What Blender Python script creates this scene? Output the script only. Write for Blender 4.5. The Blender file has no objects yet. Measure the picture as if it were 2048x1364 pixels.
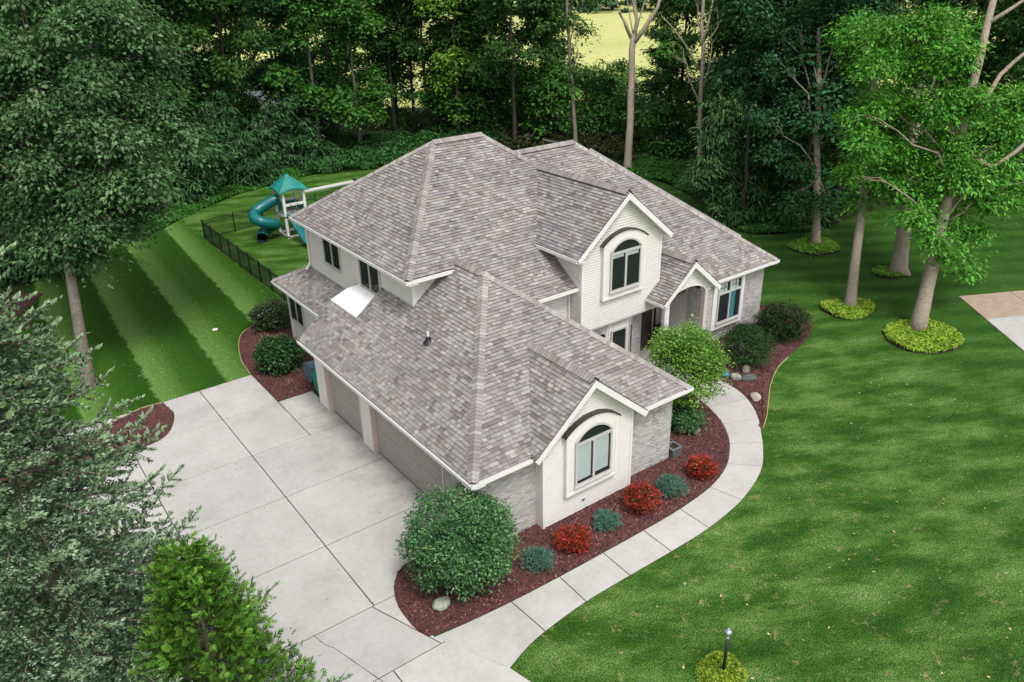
import bpy, math, random
import numpy as np
from mathutils import Matrix, Vector
random.seed(7); RNG = np.random.default_rng(7)
sc = bpy.context.scene
COL = sc.collection

# ------------------------------------------------------------------ camera
CAM = np.array([-11.0076, -17.0796, 17.3283]); FPX = 1587.83
YAW, PITCH, ROLL = 0.6297, -0.4473, -0.0239
def cam_axes():
    f = np.array([math.sin(YAW)*math.cos(PITCH), math.cos(YAW)*math.cos(PITCH), math.sin(PITCH)])
    r = np.array([math.cos(YAW), -math.sin(YAW), 0.0]); u = np.cross(r, f)
    return math.cos(ROLL)*r+math.sin(ROLL)*u, -math.sin(ROLL)*r+math.cos(ROLL)*u, f
CR, CU, CF = cam_axes()
cd = bpy.data.cameras.new('camera'); cam = bpy.data.objects.new('camera', cd); COL.objects.link(cam)
cd.sensor_width = 36.0; cd.lens = FPX/2048*36; cd.clip_start = 0.5; cd.clip_end = 4000
cam.matrix_world = Matrix(((CR[0], CU[0], -CF[0], CAM[0]), (CR[1], CU[1], -CF[1], CAM[1]), (CR[2], CU[2], -CF[2], CAM[2]), (0, 0, 0, 1)))
sc.camera = cam
sc.render.resolution_x = 1024; sc.render.resolution_y = 682

# ------------------------------------------------------------------ sky, sun, exposure (soft bright overcast)
SUN_EL, SUN_AZ = 60, 188          # azimuth clockwise from +Y
wd = bpy.data.worlds.new('World'); sc.world = wd; wd.use_nodes = True
nt = wd.node_tree; bg = nt.nodes['Background']
sky = nt.nodes.new('ShaderNodeTexSky'); sky.sky_type = 'NISHITA'; sky.sun_disc = False
sky.sun_elevation = math.radians(SUN_EL); sky.sun_rotation = math.radians(SUN_AZ)
sky.air_density = 1.0; sky.dust_density = 3.0; sky.ozone_density = 1.0
hs = nt.nodes.new('ShaderNodeHueSaturation'); hs.inputs['Saturation'].default_value = 0.22
nt.links.new(sky.outputs[0], hs.inputs['Color']); nt.links.new(hs.outputs[0], bg.inputs['Color'])
bg.inputs['Strength'].default_value = 0.15
sd = bpy.data.lights.new('sun', 'SUN'); sd.energy = 1.35; sd.angle = math.radians(16); sd.color = (1.0, 0.975, 0.935)
sun = bpy.data.objects.new('sun', sd); COL.objects.link(sun)
_e, _a = math.radians(SUN_EL), math.radians(SUN_AZ)
sdir = Vector((math.sin(_a)*math.cos(_e), math.cos(_a)*math.cos(_e), math.sin(_e)))
sun.rotation_euler = sdir.to_track_quat('Z', 'Y').to_euler(); sun.location = (0, -20, 60)
sc.view_settings.view_transform = 'Standard'; sc.view_settings.look = 'None'
sc.view_settings.exposure = 0.58; sc.view_settings.gamma = 1.0; sc.view_settings.use_curve_mapping = False

# ------------------------------------------------------------------ pixel -> world helpers (pixel = direction only)
def _ray(u, v): return CF*FPX + CR*(u-1024) + CU*(682-v)
def px(u, v, z=0.0):
    d = _ray(u, v); t = (z-CAM[2])/d[2]; return CAM+d*t
def pxd(u, v, depth):
    d = _ray(u, v); return CAM + d*(depth/FPX)
def depth_of(p): return float((np.array(p, float)-CAM) @ CF)

# ------------------------------------------------------------------ materials
MATS = {}
def nodes_of(name):
    m = bpy.data.materials.new(name); m.use_nodes = True
    t = m.node_tree; b = t.nodes['Principled BSDF']; MATS[name] = m
    return m, t, b
def N(t, kind, **kw):
    n = t.nodes.new(kind)
    for k, v in kw.items(): setattr(n, k, v)
    return n
def noise(t, scale, detail=4, rough=0.6, vec=None, stretch=None):
    n = N(t, 'ShaderNodeTexNoise'); n.inputs['Scale'].default_value = scale; n.inputs['Detail'].default_value = detail
    n.inputs['Roughness'].default_value = rough
    if vec is None:
        tc = N(t, 'ShaderNodeTexCoord'); vec = tc.outputs['Object']
    if stretch:
        mp = N(t, 'ShaderNodeMapping'); mp.inputs['Scale'].default_value = stretch
        t.links.new(vec, mp.inputs['Vector']); vec = mp.outputs[0]
    t.links.new(vec, n.inputs['Vector']); return n.outputs['Fac']
def ramp(t, fac, stops):
    r = N(t, 'ShaderNodeValToRGB'); el = r.color_ramp.elements
    while len(el) > 1: el.remove(el[-1])
    el[0].position = stops[0][0]; el[0].color = (*stops[0][1], 1)
    for p, c in stops[1:]:
        e = el.new(p); e.color = (*c, 1)
    t.links.new(fac, r.inputs[0]); return r.outputs[0]
def mixc(t, fac, a, b, mode='MIX'):
    m = N(t, 'ShaderNodeMix', data_type='RGBA', blend_type=mode)
    for sock, val in ((m.inputs[0], fac), (m.inputs[6], a), (m.inputs[7], b)):
        if hasattr(val, 'links') or hasattr(val, 'is_output'): t.links.new(val, sock)
        elif isinstance(val, (tuple, list)): sock.default_value = (*val, 1)
        else: sock.default_value = val
    return m.outputs[2]
def math_(t, op, a, b=None, clamp=False):
    m = N(t, 'ShaderNodeMath', operation=op, use_clamp=clamp)
    for i, val in enumerate((a, b)):
        if val is None: continue
        if hasattr(val, 'is_output'): t.links.new(val, m.inputs[i])
        else: m.inputs[i].default_value = val
    return m.outputs[0]
def bump(t, b, h, strength=0.3, dist=0.02):
    n = N(t, 'ShaderNodeBump'); n.inputs['Strength'].default_value = strength; n.inputs['Distance'].default_value = dist
    t.links.new(h, n.inputs['Height']); t.links.new(n.outputs[0], b.inputs['Normal'])
def plain(name, col, rough=0.5, var=0.12, scale=3.0, metal=0.0, spec=0.5, bumps=0.0, bscale=60):
    m, t, b = nodes_of(name)
    c0 = tuple(max(0, x*(1-var)) for x in col); c1 = tuple(min(1, x*(1+var)) for x in col)
    t.links.new(ramp(t, noise(t, scale, 5), [(0.3, c0), (0.7, c1)]), b.inputs['Base Color'])
    b.inputs['Roughness'].default_value = rough; b.inputs['Metallic'].default_value = metal
    b.inputs['Specular IOR Level'].default_value = spec
    if bumps: bump(t, b, noise(t, bscale, 3), bumps, 0.01)
    return m
def attr_mat(name, rough=0.8, var=0.25, scale=40, spec=0.2, bumps=0.3, stain=None):
    m, t, b = nodes_of(name)
    a = N(t, 'ShaderNodeVertexColor', layer_name='Col')
    f = noise(t, scale, 4); g = ramp(t, f, [(0.25, (1-var,)*3), (0.75, (1+var*0.6,)*3)])
    c = mixc(t, 1.0, a.outputs[0], g, 'MULTIPLY')
    if stain:
        c = mixc(t, 1.0, c, ramp(t, noise(t, stain, 3), [(0.35, (0.84, 0.83, 0.85)), (0.7, (1.08, 1.06, 1.04))]), 'MULTIPLY')
    t.links.new(c, b.inputs['Base Color']); b.inputs['Roughness'].default_value = rough
    b.inputs['Specular IOR Level'].default_value = spec
    if bumps: bump(t, b, f, bumps, 0.006)
    return m
def leaf_mat(name, trans=0.22, rough=0.5, spec=0.18):
    m, t, b = nodes_of(name)
    a = N(t, 'ShaderNodeVertexColor', layer_name='Col')
    t.links.new(a.outputs[0], b.inputs['Base Color']); b.inputs['Roughness'].default_value = rough
    b.inputs['Specular IOR Level'].default_value = spec
    tr = N(t, 'ShaderNodeBsdfTranslucent'); g = mixc(t, 1.0, a.outputs[0], (1.3, 1.35, 0.6), 'MULTIPLY')
    t.links.new(g, tr.inputs['Color'])
    mx = N(t, 'ShaderNodeMixShader'); mx.inputs[0].default_value = trans
    t.links.new(b.outputs[0], mx.inputs[1]); t.links.new(tr.outputs[0], mx.inputs[2])
    t.links.new(mx.outputs[0], t.nodes['Material Output'].inputs['Surface'])
    return m

leaf_mat('leaf'); leaf_mat('needle', 0.10, 0.6, 0.12); leaf_mat('glossy_leaf', 0.15, 0.35, 0.35)
attr_mat('shingle', 0.9, 0.22, 55, 0.15, 0.5, stain=0.5)
attr_mat('brick', 0.9, 0.18, 30, 0.15, 0.5)
attr_mat('rock', 0.85, 0.3, 7, 0.2, 0.6)
plain('siding', (0.73, 0.70, 0.668), 0.42, 0.035, 1.2, spec=0.35)
plain('trim', (0.76, 0.735, 0.71), 0.4, 0.03, 2)
plain('jamb', (0.60, 0.50, 0.44), 0.5, 0.06, 4)
plain('gutter_in', (0.36, 0.36, 0.36), 0.6, 0.2, 6)
plain('frame', (0.50, 0.48, 0.46), 0.45, 0.05, 4)
plain('garage_door', (0.36, 0.325, 0.30), 0.55, 0.07, 3)
plain('mortar', (0.50, 0.48, 0.46), 0.95, 0.1, 20)
plain('lap_shade', (0.10, 0.095, 0.09), 0.9, 0.1, 8)  # near-black siding backing: shade under each clapboard lap put into the colour
plain('roof_deck', (0.10, 0.09, 0.09), 0.9, 0.1, 8)
plain('dark_interior', (0.012, 0.013, 0.014), 0.8, 0.2, 2)
plain('bronze', (0.055, 0.045, 0.04), 0.45, 0.45, 9, metal=0.3)
plain('membrane', (0.92, 0.915, 0.90), 0.5, 0.025, 1.5)
plain('blind', (0.80, 0.86, 0.86), 0.6, 0.05, 3)
plain('curtain', (0.10, 0.36, 0.44), 0.7, 0.15, 5)
plain('wood_floor', (0.16, 0.10, 0.07), 0.5, 0.3, 2)
plain('black_metal', (0.012, 0.012, 0.013), 0.4, 0.2, 5)
plain('play_white', (0.78, 0.76, 0.71), 0.4, 0.05, 3)
plain('play_teal', (0.004, 0.13, 0.135), 0.32, 0.12, 2)
plain('play_dark', (0.012, 0.035, 0.03), 0.5, 0.2, 4)
plain('play_green', (0.006, 0.20, 0.165), 0.5, 0.15, 3)
plain('deck_grey', (0.30, 0.31, 0.33), 0.7, 0.1, 4)
plain('bin_green', (0.01, 0.20, 0.11), 0.35, 0.15, 4)
plain('bin_blue', (0.07, 0.12, 0.17), 0.4, 0.3, 8)
plain('blue_plastic', (0.03, 0.22, 0.50), 0.3, 0.2, 20)
plain('pot', (0.10, 0.10, 0.095), 0.7, 0.3, 12)
plain('soil', (0.035, 0.025, 0.02), 0.95, 0.4, 30)
plain('red_petal', (0.5, 0.02, 0.015), 0.5, 0.3, 20)
plain('navy', (0.015, 0.025, 0.05), 0.5, 0.2, 20)
plain('tan', (0.42, 0.30, 0.18), 0.6, 0.2, 20)
plain('galvanised', (0.45, 0.48, 0.55), 0.3, 0.2, 20, metal=0.7)
plain('shed_roof', (0.21, 0.235, 0.27), 0.5, 0.1, 1)
plain('shed_wall', (0.62, 0.63, 0.66), 0.6, 0.1, 2)
m, t, b = nodes_of('glass')
b.inputs['Base Color'].default_value = (0.02, 0.035, 0.03, 1); b.inputs['Roughness'].default_value = 0.04
b.inputs['Specular IOR Level'].default_value = 0.6
_tr = N(t, 'ShaderNodeBsdfTransparent'); _tr.inputs[0].default_value = (0.95, 0.97, 0.965, 1)
_mx = N(t, 'ShaderNodeMixShader'); _mx.inputs[0].default_value = 0.86
t.links.new(b.outputs[0], _mx.inputs[1]); t.links.new(_tr.outputs[0], _mx.inputs[2]); t.links.new(_mx.outputs[0], t.nodes['Material Output'].inputs['Surface'])
# bark
for nm, c0, c1 in (('bark', (0.10, 0.082, 0.068), (0.27, 0.235, 0.20)), ('bark_pale', (0.20, 0.165, 0.13), (0.42, 0.36, 0.29)), ('bark_dark', (0.03, 0.026, 0.023), (0.095, 0.082, 0.07))):
    m, t, b = nodes_of(nm)
    f = noise(t, 5, 6, 0.7, stretch=(3, 3, 0.6)); f2 = noise(t, 0.9, 3)
    c = mixc(t, 1.0, ramp(t, f, [(0.3, c0), (0.68, c1)]), ramp(t, f2, [(0.3, (0.75, 0.78, 0.72)), (0.7, (1.1, 1.05, 1.02))]), 'MULTIPLY')
    t.links.new(c, b.inputs['Base Color']); b.inputs['Roughness'].default_value = 0.95; b.inputs['Specular IOR Level'].default_value = 0.1
    bump(t, b, f, 0.8, 0.05)
# concrete
m, t, b = nodes_of('concrete')
tc = N(t, 'ShaderNodeTexCoord'); oi = N(t, 'ShaderNodeObjectInfo')
f = noise(t, 0.55, 7, 0.62, tc.outputs['Object']); f2 = noise(t, 5, 6, 0.7, tc.outputs['Object']); f3 = noise(t, 90, 2, 0.5, tc.outputs['Object'])
c = ramp(t, f, [(0.22, (0.36, 0.342, 0.32)), (0.5, (0.465, 0.446, 0.422)), (0.75, (0.52, 0.50, 0.474))])
c = mixc(t, 1.0, c, ramp(t, f2, [(0.25, (0.88, 0.88, 0.88)), (0.75, (1.06, 1.06, 1.06))]), 'MULTIPLY')
sepc = N(t, 'ShaderNodeSeparateXYZ'); t.links.new(tc.outputs['Object'], sepc.inputs[0])
nearg = math_(t, 'MULTIPLY', math_(t, 'ADD', sepc.outputs[0], 2.6), 0.40, True)
inx = math_(t, 'MULTIPLY', math_(t, 'LESS_THAN', sepc.outputs[0], 0.3), math_(t, 'GREATER_THAN', sepc.outputs[1], 1.2))
dirt = ramp(t, noise(t, 0.9, 6, 0.7, tc.outputs['Object']), [(0.42, (0, 0, 0)), (0.66, (1, 1, 1))]); sd3 = N(t, 'ShaderNodeSeparateColor'); t.links.new(dirt, sd3.inputs[0])
c = mixc(t, math_(t, 'MULTIPLY', math_(t, 'MULTIPLY', sd3.outputs[0], nearg), math_(t, 'MULTIPLY', inx, 0.55)), c, (0.20, 0.185, 0.16))
c = mixc(t, 1.0, c, ramp(t, oi.outputs['Random'], [(0, (0.93, 0.935, 0.94)), (1, (1.05, 1.04, 1.03))]), 'MULTIPLY')
c = mixc(t, 1.0, c, ramp(t, f3, [(0.3, (0.92, 0.92, 0.92)), (0.7, (1.05, 1.05, 1.05))]), 'MULTIPLY')
t.links.new(c, b.inputs['Base Color']); b.inputs['Roughness'].default_value = 0.85; b.inputs['Specular IOR Level'].default_value = 0.25
bump(t, b, f2, 0.15, 0.01)
plain('concrete_tan', (0.36, 0.27, 0.20), 0.85, 0.15, 2)
plain('joint', (0.05, 0.045, 0.04), 0.95, 0.3, 5)
plain('stain', (0.05, 0.05, 0.05), 0.8, 0.4, 8)
# mulch
m, t, b = nodes_of('mulch')
f = noise(t, 26, 6, 0.85); f2 = noise(t, 1.5, 3); f3 = noise(t, 60, 2, 0.6)
c = ramp(t, f, [(0.26, (0.030, 0.014, 0.014)), (0.48, (0.115, 0.050, 0.048)), (0.62, (0.19, 0.095, 0.090)), (0.78, (0.34, 0.21, 0.185))])
c = mixc(t, 1.0, c, ramp(t, f2, [(0.3, (0.78, 0.75, 0.75)), (0.7, (1.15, 1.1, 1.1))]), 'MULTIPLY')
t.links.new(c, b.inputs['Base Color']); b.inputs['Roughness'].default_value = 0.95; b.inputs['Specular IOR Level'].default_value = 0.15
bump(t, b, f, 1.0, 0.06)
attr_mat('mulch_chip', 0.95, 0.2, 60, 0.1, 0)
# lawn
m, t, b = nodes_of('lawn')
tc = N(t, 'ShaderNodeTexCoord'); sep = N(t, 'ShaderNodeSeparateXYZ'); t.links.new(tc.outputs['Object'], sep.inputs[0])
X, Y = sep.outputs[0], sep.outputs[1]
fine = noise(t, 20, 4, 0.72, tc.outputs['Object']); mid = noise(t, 5.0, 5, 0.7, tc.outputs['Object']); big = noise(t, 0.33, 4, 0.6, tc.outputs['Object'])
blade = noise(t, 24, 3, 0.8, tc.outputs['Object'], stretch=(1, 3.5, 1))
mp = N(t, 'ShaderNodeMapping'); mp.vector_type = 'TEXTURE'; mp.inputs['Scale'].default_value = (2.3, 0.95, 1); mp.inputs['Rotation'].default_value = (0, 0, -0.45); t.links.new(tc.outputs['Object'], mp.inputs['Vector'])
patch = noise(t, 0.8, 5, 0.62, mp.outputs[0])
base = ramp(t, patch, [(0.34, (0.018, 0.066, 0.007)), (0.46, (0.036, 0.102, 0.013)), (0.55, (0.066, 0.150, 0.027)), (0.67, (0.108, 0.208, 0.056))])
# mowing stripes of the left lawn, run along Y: crisp left edge, soft right edge
wob = math_(t, 'MULTIPLY', math_(t, 'SUBTRACT', noise(t, 1.6, 5, 0.7, tc.outputs['Object']), 0.5), 0.75)
sx = math_(t, 'ADD', math_(t, 'ADD', X, wob), math_(t, 'ADD', math_(t, 'MULTIPLY', Y, -0.047), 1.59+4.9))
fr_ = math_(t, 'FRACT', math_(t, 'MULTIPLY', math_(t, 'ADD', sx, 30.5), 1/3.05))
strip = ramp(t, fr_, [(0.0, (0.022, 0.080, 0.006)), (0.05, (0.115, 0.235, 0.060)), (0.26, (0.094, 0.20, 0.044)), (0.50, (0.038, 0.112, 0.011)), (0.85, (0.020, 0.074, 0.005)), (1.0, (0.020, 0.074, 0.005))])
mask = math_(t, 'MULTIPLY', math_(t, 'LESS_THAN', X, 3.3), math_(t, 'GREATER_THAN', Y, 10.0))
s2 = math_(t, 'SINE', math_(t, 'MULTIPLY', math_(t, 'ADD', math_(t, 'ADD', math_(t, 'MULTIPLY', X, 0.55), math_(t, 'MULTIPLY', Y, 0.83)), math_(t, 'MULTIPLY', wob, 1.5)), 2*math.pi/1.9))
s2 = math_(t, 'ADD', math_(t, 'MULTIPLY', s2, 0.5), 0.5, True)
base = mixc(t, mask, base, strip)
# the far right lawn is a thicker, darker turf with faint mowing lines
dk = math_(t, 'MULTIPLY', math_(t, 'SUBTRACT', math_(t, 'ADD', X, math_(t, 'MULTIPLY', wob, 5.0)), 22.0), 0.13, True)
base = mixc(t, math_(t, 'MULTIPLY', dk, 0.8), base, mixc(t, s2, (0.016, 0.066, 0.007), (0.038, 0.108, 0.016)))
# straw coloured thin spots in the front lawn
spot = ramp(t, noise(t, 2.1, 5, 0.75, tc.outputs['Object']), [(0.57, (0, 0, 0)), (0.70, (1, 1, 1))])
front = math_(t, 'MULTIPLY', math_(t, 'LESS_THAN', Y, 0.5), 0.8)
sp = N(t, 'ShaderNodeSeparateColor'); t.links.new(spot, sp.inputs[0])
near = math_(t, 'MULTIPLY', math_(t, 'SUBTRACT', 26.0, X), 0.05, True)
base = mixc(t, math_(t, 'MULTIPLY', math_(t, 'MULTIPLY', sp.outputs[0], front), near), base, (0.31, 0.28, 0.14))
c = mixc(t, 1.0, base, ramp(t, fine, [(0.39, (0.40, 0.42, 0.36)), (0.5, (0.98, 0.98, 0.96)), (0.61, (1.75, 1.68, 1.6))]), 'MULTIPLY')
c = mixc(t, 1.0, c, ramp(t, mid, [(0.28, (0.66, 0.70, 0.62)), (0.72, (1.28, 1.24, 1.22))]), 'MULTIPLY')
c = mixc(t, 1.0, c, ramp(t, blade, [(0.3, (0.74, 0.76, 0.72)), (0.7, (1.25, 1.22, 1.2))]), 'MULTIPLY')
t.links.new(c, b.inputs['Base Color']); b.inputs['Roughness'].default_value = 0.85; b.inputs['Specular IOR Level'].default_value = 0.12
bump(t, b, fine, 0.9, 0.05)
# field beyond the wood and wood floor
m, t, b = nodes_of('field')
f = noise(t, 0.02, 5, 0.6); f2 = noise(t, 0.5, 5, 0.7)
c = mixc(t, 1.0, ramp(t, f, [(0.3, (0.36, 0.42, 0.12)), (0.5, (0.50, 0.50, 0.20)), (0.7, (0.40, 0.46, 0.14))]), ramp(t, f2, [(0.3, (0.8, 0.8, 0.8)), (0.7, (1.1, 1.1, 1.1))]), 'MULTIPLY')
t.links.new(c, b.inputs['Base Color']); b.inputs['Roughness'].default_value = 0.95; b.inputs['Specular IOR Level'].default_value = 0.05
m, t, b = nodes_of('wood_floor_ground')
f = noise(t, 1.2, 6, 0.75)
t.links.new(ramp(t, f, [(0.3, (0.012, 0.022, 0.006)), (0.55, (0.03, 0.045, 0.014)), (0.75, (0.075, 0.06, 0.03))]), b.inputs['Base Color']); b.inputs['Roughness'].default_value = 0.95
b.inputs['Specular IOR Level'].default_value = 0.05

# ------------------------------------------------------------------ mesh helpers
class MB:
    def __init__(s): s.v = []; s.f = []; s.c = []
    def add(s, vs, fs, col=None):
        o = len(s.v); s.v += [tuple(map(float, p)) for p in vs]
        for i_, f in enumerate(fs): s.f.append([i+o for i in f]); s.c.append(col[i_] if isinstance(col, list) else col)
        return s
    def hexa(s, p, col=None):   # 8 corners: bottom 4 ccw, top 4 ccw
        return s.add(p, [(3, 2, 1, 0), (4, 5, 6, 7), (0, 1, 5, 4), (1, 2, 6, 5), (2, 3, 7, 6), (3, 0, 4, 7)], col)
    def box(s, x0, x1, y0, y1, z0, z1, col=None):
        return s.hexa([(x0, y0, z0), (x1, y0, z0), (x1, y1, z0), (x0, y1, z0), (x0, y0, z1), (x1, y0, z1), (x1, y1, z1), (x0, y1, z1)], col)
    def fbox(s, F, u0, u1, n0, n1, z0, z1, col=None):
        P = lambda u, n, z: F.p(u, n, z)
        return s.hexa([P(u0, n1, z0), P(u1, n1, z0), P(u1, n0, z0), P(u0, n0, z0), P(u0, n1, z1), P(u1, n1, z1), P(u1, n0, z1), P(u0, n0, z1)], col)
    def prism(s, pts, off, col=None):      # pts: planar 3d polygon, off: extrusion vector
        n = len(pts); a = [np.array(p, float) for p in pts]; o = np.array(off, float)
        vs = a+[p+o for p in a]
        return s.add(vs, [tuple(range(n))[::-1], tuple(range(n, 2*n))]+[(i, (i+1) % n, n+(i+1) % n, n+i) for i in range(n)], col)
    def beam(s, a, b, w, h, up=(0, 0, 1), col=None):
        a = np.array(a, float); b = np.array(b, float); d = b-a; d /= np.linalg.norm(d)
        sd_ = np.cross(d, np.array(up, float)); sd_ /= np.linalg.norm(sd_); up2 = np.cross(sd_, d)
        x = sd_*w/2; y = up2*h/2
        return s.hexa([a-x-y, a+x-y, b+x-y, b-x-y, a-x+y, a+x+y, b+x+y, b-x+y], col)
    def tube(s, pts, rad, seg=8, caps=True, col=None):
        pts = [np.array(p, float) for p in pts]; n = len(pts); vs = []; fs = []
        if not hasattr(rad, '__len__'): rad = [rad]*n
        prev = None
        for i, p in enumerate(pts):
            d = pts[min(i+1, n-1)]-pts[max(i-1, 0)]; d = d/(np.linalg.norm(d)+1e-9)
            if prev is None:
                ref = np.array([0, 0, 1.0]) if abs(d[2]) < 0.9 else np.array([1.0, 0, 0])
                e1 = np.cross(d, ref)
            else: e1 = prev-d*(prev@d)
            e1 = e1/(np.linalg.norm(e1)+1e-9); e2 = np.cross(d, e1); prev = e1
            for k in range(seg):
                a = 2*math.pi*k/seg; vs.append(p+rad[i]*(math.cos(a)*e1+math.sin(a)*e2))
        for i in range(n-1):
            for k in range(seg):
                fs.append((i*seg+k, i*seg+(k+1) % seg, (i+1)*seg+(k+1) % seg, (i+1)*seg+k))
        if caps: fs.append(tuple(range(seg))[::-1]); fs.append(tuple((n-1)*seg+k for k in range(seg)))
        return s.add(vs, fs, col)
    def build(s, name, mat, parent=None, smooth=False):
        me = bpy.data.meshes.new(name); me.from_pydata(s.v, [], s.f)
        if any(c is not None for c in s.c):
            at = me.color_attributes.new('Col', 'FLOAT_COLOR', 'CORNER'); arr = []
            for f, c in zip(s.f, s.c): arr += [*(c or (0.5, 0.5, 0.5)), 1.0]*len(f)
            at.data.foreach_set('color', arr)
        if smooth: me.polygons.foreach_set('use_smooth', [True]*len(me.polygons))
        me.materials.append(MATS[mat]); me.update()
        o = bpy.data.objects.new(name, me); COL.objects.link(o)
        if parent is not None: o.parent = parent
        return o
def fast_mesh(name, V, k, cols, mat, parent=None):
    """V: (M*k,3) vertices, polygons of k vertices each, cols (M,3)"""
    me = bpy.data.meshes.new(name); M = len(V)//k
    me.vertices.add(len(V)); me.vertices.foreach_set('co', np.ascontiguousarray(V, np.float32).ravel())
    me.loops.add(M*k); me.loops.foreach_set('vertex_index', np.arange(M*k, dtype=np.int32))
    me.polygons.add(M); me.polygons.foreach_set('loop_start', np.arange(0, M*k, k, dtype=np.int32))
    me.update(calc_edges=True)
    at = me.color_attributes.new('Col', 'FLOAT_COLOR', 'CORNER')
    cc = np.ones((M, k, 4), np.float32); cc[:, :, :3] = np.clip(cols, 0, 1)[:, None, :]
    at.data.foreach_set('color', cc.ravel())
    me.materials.append(MATS[mat])
    o = bpy.data.objects.new(name, me); COL.objects.link(o)
    if parent is not None: o.parent = parent
    return o
class Frame:     # wall frame: u along the wall (to the right seen from outside), n outward, z up
    def __init__(s, o, u): s.o = np.array([*o, 0.0]); s.u = np.array([*u, 0.0]); s.nv = np.array([s.u[1], -s.u[0], 0.0])
    def p(s, u, n, z): return s.o+s.u*u+s.nv*n+np.array([0, 0, z])
def FY(y): return Frame((0, y), (1, 0))          # wall facing -Y, u = x
def FX(x): return Frame((x, 0), (0, -1))         # wall facing -X, u = -y
def empty(name, loc=(0, 0, 0)):
    o = bpy.data.objects.new(name, None); COL.objects.link(o); o.location = loc; o.empty_display_size = 0.3; return o
def tag(o, label, cat, group=None):
    o['label'] = label; o['category'] = cat
    if group: o['group'] = group
    return o
def struct(o, label=None):
    o['kind'] = 'structure'
    if label: o['label'] = label
    return o
def stuff(o): o['kind'] = 'stuff'; return o
def clip_half(poly, a, b, c):          # keep a*x+b*y<=c
    out = []
    for i in range(len(poly)):
        p, q = poly[i], poly[(i+1) % len(poly)]
        dp, dq = a*p[0]+b*p[1]-c, a*q[0]+b*q[1]-c
        if dp <= 0: out.append(p)
        if dp*dq < 0:
            k = dp/(dp-dq); out.append((p[0]+(q[0]-p[0])*k, p[1]+(q[1]-p[1])*k))
    return out
def area2(p): return 0.5*sum(p[i][0]*p[(i+1) % len(p)][1]-p[(i+1) % len(p)][0]*p[i][1] for i in range(len(p)))
def clip_convex(poly, conv):
    if area2(conv) < 0: conv = conv[::-1]
    for i in range(len(conv)):
        (x0, y0), (x1, y1) = conv[i], conv[(i+1) % len(conv)]
        poly = clip_half(poly, (y1-y0), -(x1-x0), (y1-y0)*x0-(x1-x0)*y0)
        if len(poly) < 3: return []
    return poly
def jit(c, k=0.08): r = 1+random.uniform(-k, k); return tuple(min(1, x*r) for x in c)
def smooth_path(pts, n=6):          # Catmull-Rom
    P = [np.array(p, float) for p in pts]; P = [2*P[0]-P[1]]+P+[2*P[-1]-P[-2]]; out = []
    for i in range(1, len(P)-2):
        for k in range(n):
            t_ = k/n; a, b_, c_, d_ = P[i-1], P[i], P[i+1], P[i+2]
            out.append(0.5*((2*b_)+(c_-a)*t_+(2*a-5*b_+4*c_-d_)*t_**2+(-a+3*b_-3*c_+d_)*t_**3))
    out.append(P[-2]); return out

# ------------------------------------------------------------------ ground sheets
def sheet(name, pts, z, mat, label):
    mb = MB(); mb.add([(p[0], p[1], z) for p in pts], [tuple(range(len(pts)))])
    o = mb.build(name, mat)
    if o.data.polygons[0].normal.z < 0: o.data.flip_normals()
    return struct(o, label)
sheet('field', [(-1500, -1500), (1500, -1500), (1500, 1500), (-1500, 1500)], -0.03, 'field', 'pale yellow green open field beyond the wood')
sheet('wood_floor', [(-60, 15), (-40, -60), (70, -60), (95, -10), (88, 30), (74, 52), (58, 66), (40, 80), (20, 92), (-10, 100), (-60, 90)], -0.018, 'wood_floor_ground', 'dark leaf litter on the ground of the wood')
lawn_pts = [(-45, -50), (60, -50), (70, -12), (66, 8), (52, 13)] + [tuple(px(u, v)[:2]) for u, v in
    ((1700, 437), (1620, 463), (1500, 468), (1450, 440), (1390, 400), (1340, 372), (1262, 348))] + [(33, 40), (24, 51)] + \
    [tuple(px(u, v)[:2]) for u, v in ((640, 346), (540, 372), (480, 388), (420, 412), (360, 440), (300, 470))] + [(-5, 40.5), (-8, 37), (-11, 33), (-14, 26), (-22, 24), (-45, 20)]
def smooth_poly(P, n=3):
    out = []; m = len(P)
    for i in range(m):
        a, b_, c_, d_ = (np.array(P[(i+k) % m], float) for k in (-1, 0, 1, 2))
        for k in range(n):
            t_ = k/n; out.append(tuple(0.5*((2*b_)+(c_-a)*t_+(2*a-5*b_+4*c_-d_)*t_**2+(-a+3*b_-3*c_+d_)*t_**3)))
    return out
sheet('lawn', lawn_pts[:4]+smooth_path([np.array(p) for p in lawn_pts[4:]], 5), 0.0, 'lawn', 'mown green lawn round the house with light and dark stripes')

# ---- driveway slabs with recessed joints
def bevel_slab(mb, pts, z0, z1, gap=0.016, bev=0.010):
    """prism with a small chamfer round its top; pts ccw 2d"""
    if area2(pts) < 0: pts = pts[::-1]
    c = np.mean(np.array(pts), axis=0); n = len(pts)
    def inset(d):
        out = []
        for i in range(n):
            p0, p1, p2 = (np.array(pts[(i+k) % n]) for k in (-1, 0, 1))
            e1 = (p1-p0)/(np.linalg.norm(p1-p0)+1e-9); e2 = (p2-p1)/(np.linalg.norm(p2-p1)+1e-9)
            n1 = np.array([-e1[1], e1[0]]); n2 = np.array([-e2[1], e2[0]]); b_ = n1+n2; L = np.linalg.norm(b_)
            if L < 0.3: out.append(p1+n1*d)
            else: b_ /= L; out.append(p1+b_*min(d/max(b_@n1, 0.35), 3*d))
        return out
    A, B = inset(gap), inset(gap+bev)
    vs = [(*p, z0) for p in A]+[(*p, z1-bev) for p in A]+[(*p, z1) for p in B]
    fs = [(i, (i+1) % n, n+(i+1) % n, n+i) for i in range(n)]+[(n+i, n+(i+1) % n, 2*n+(i+1) % n, 2*n+i) for i in range(n)]+[tuple(range(2*n, 3*n))]
    mb.add(vs, fs)
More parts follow.
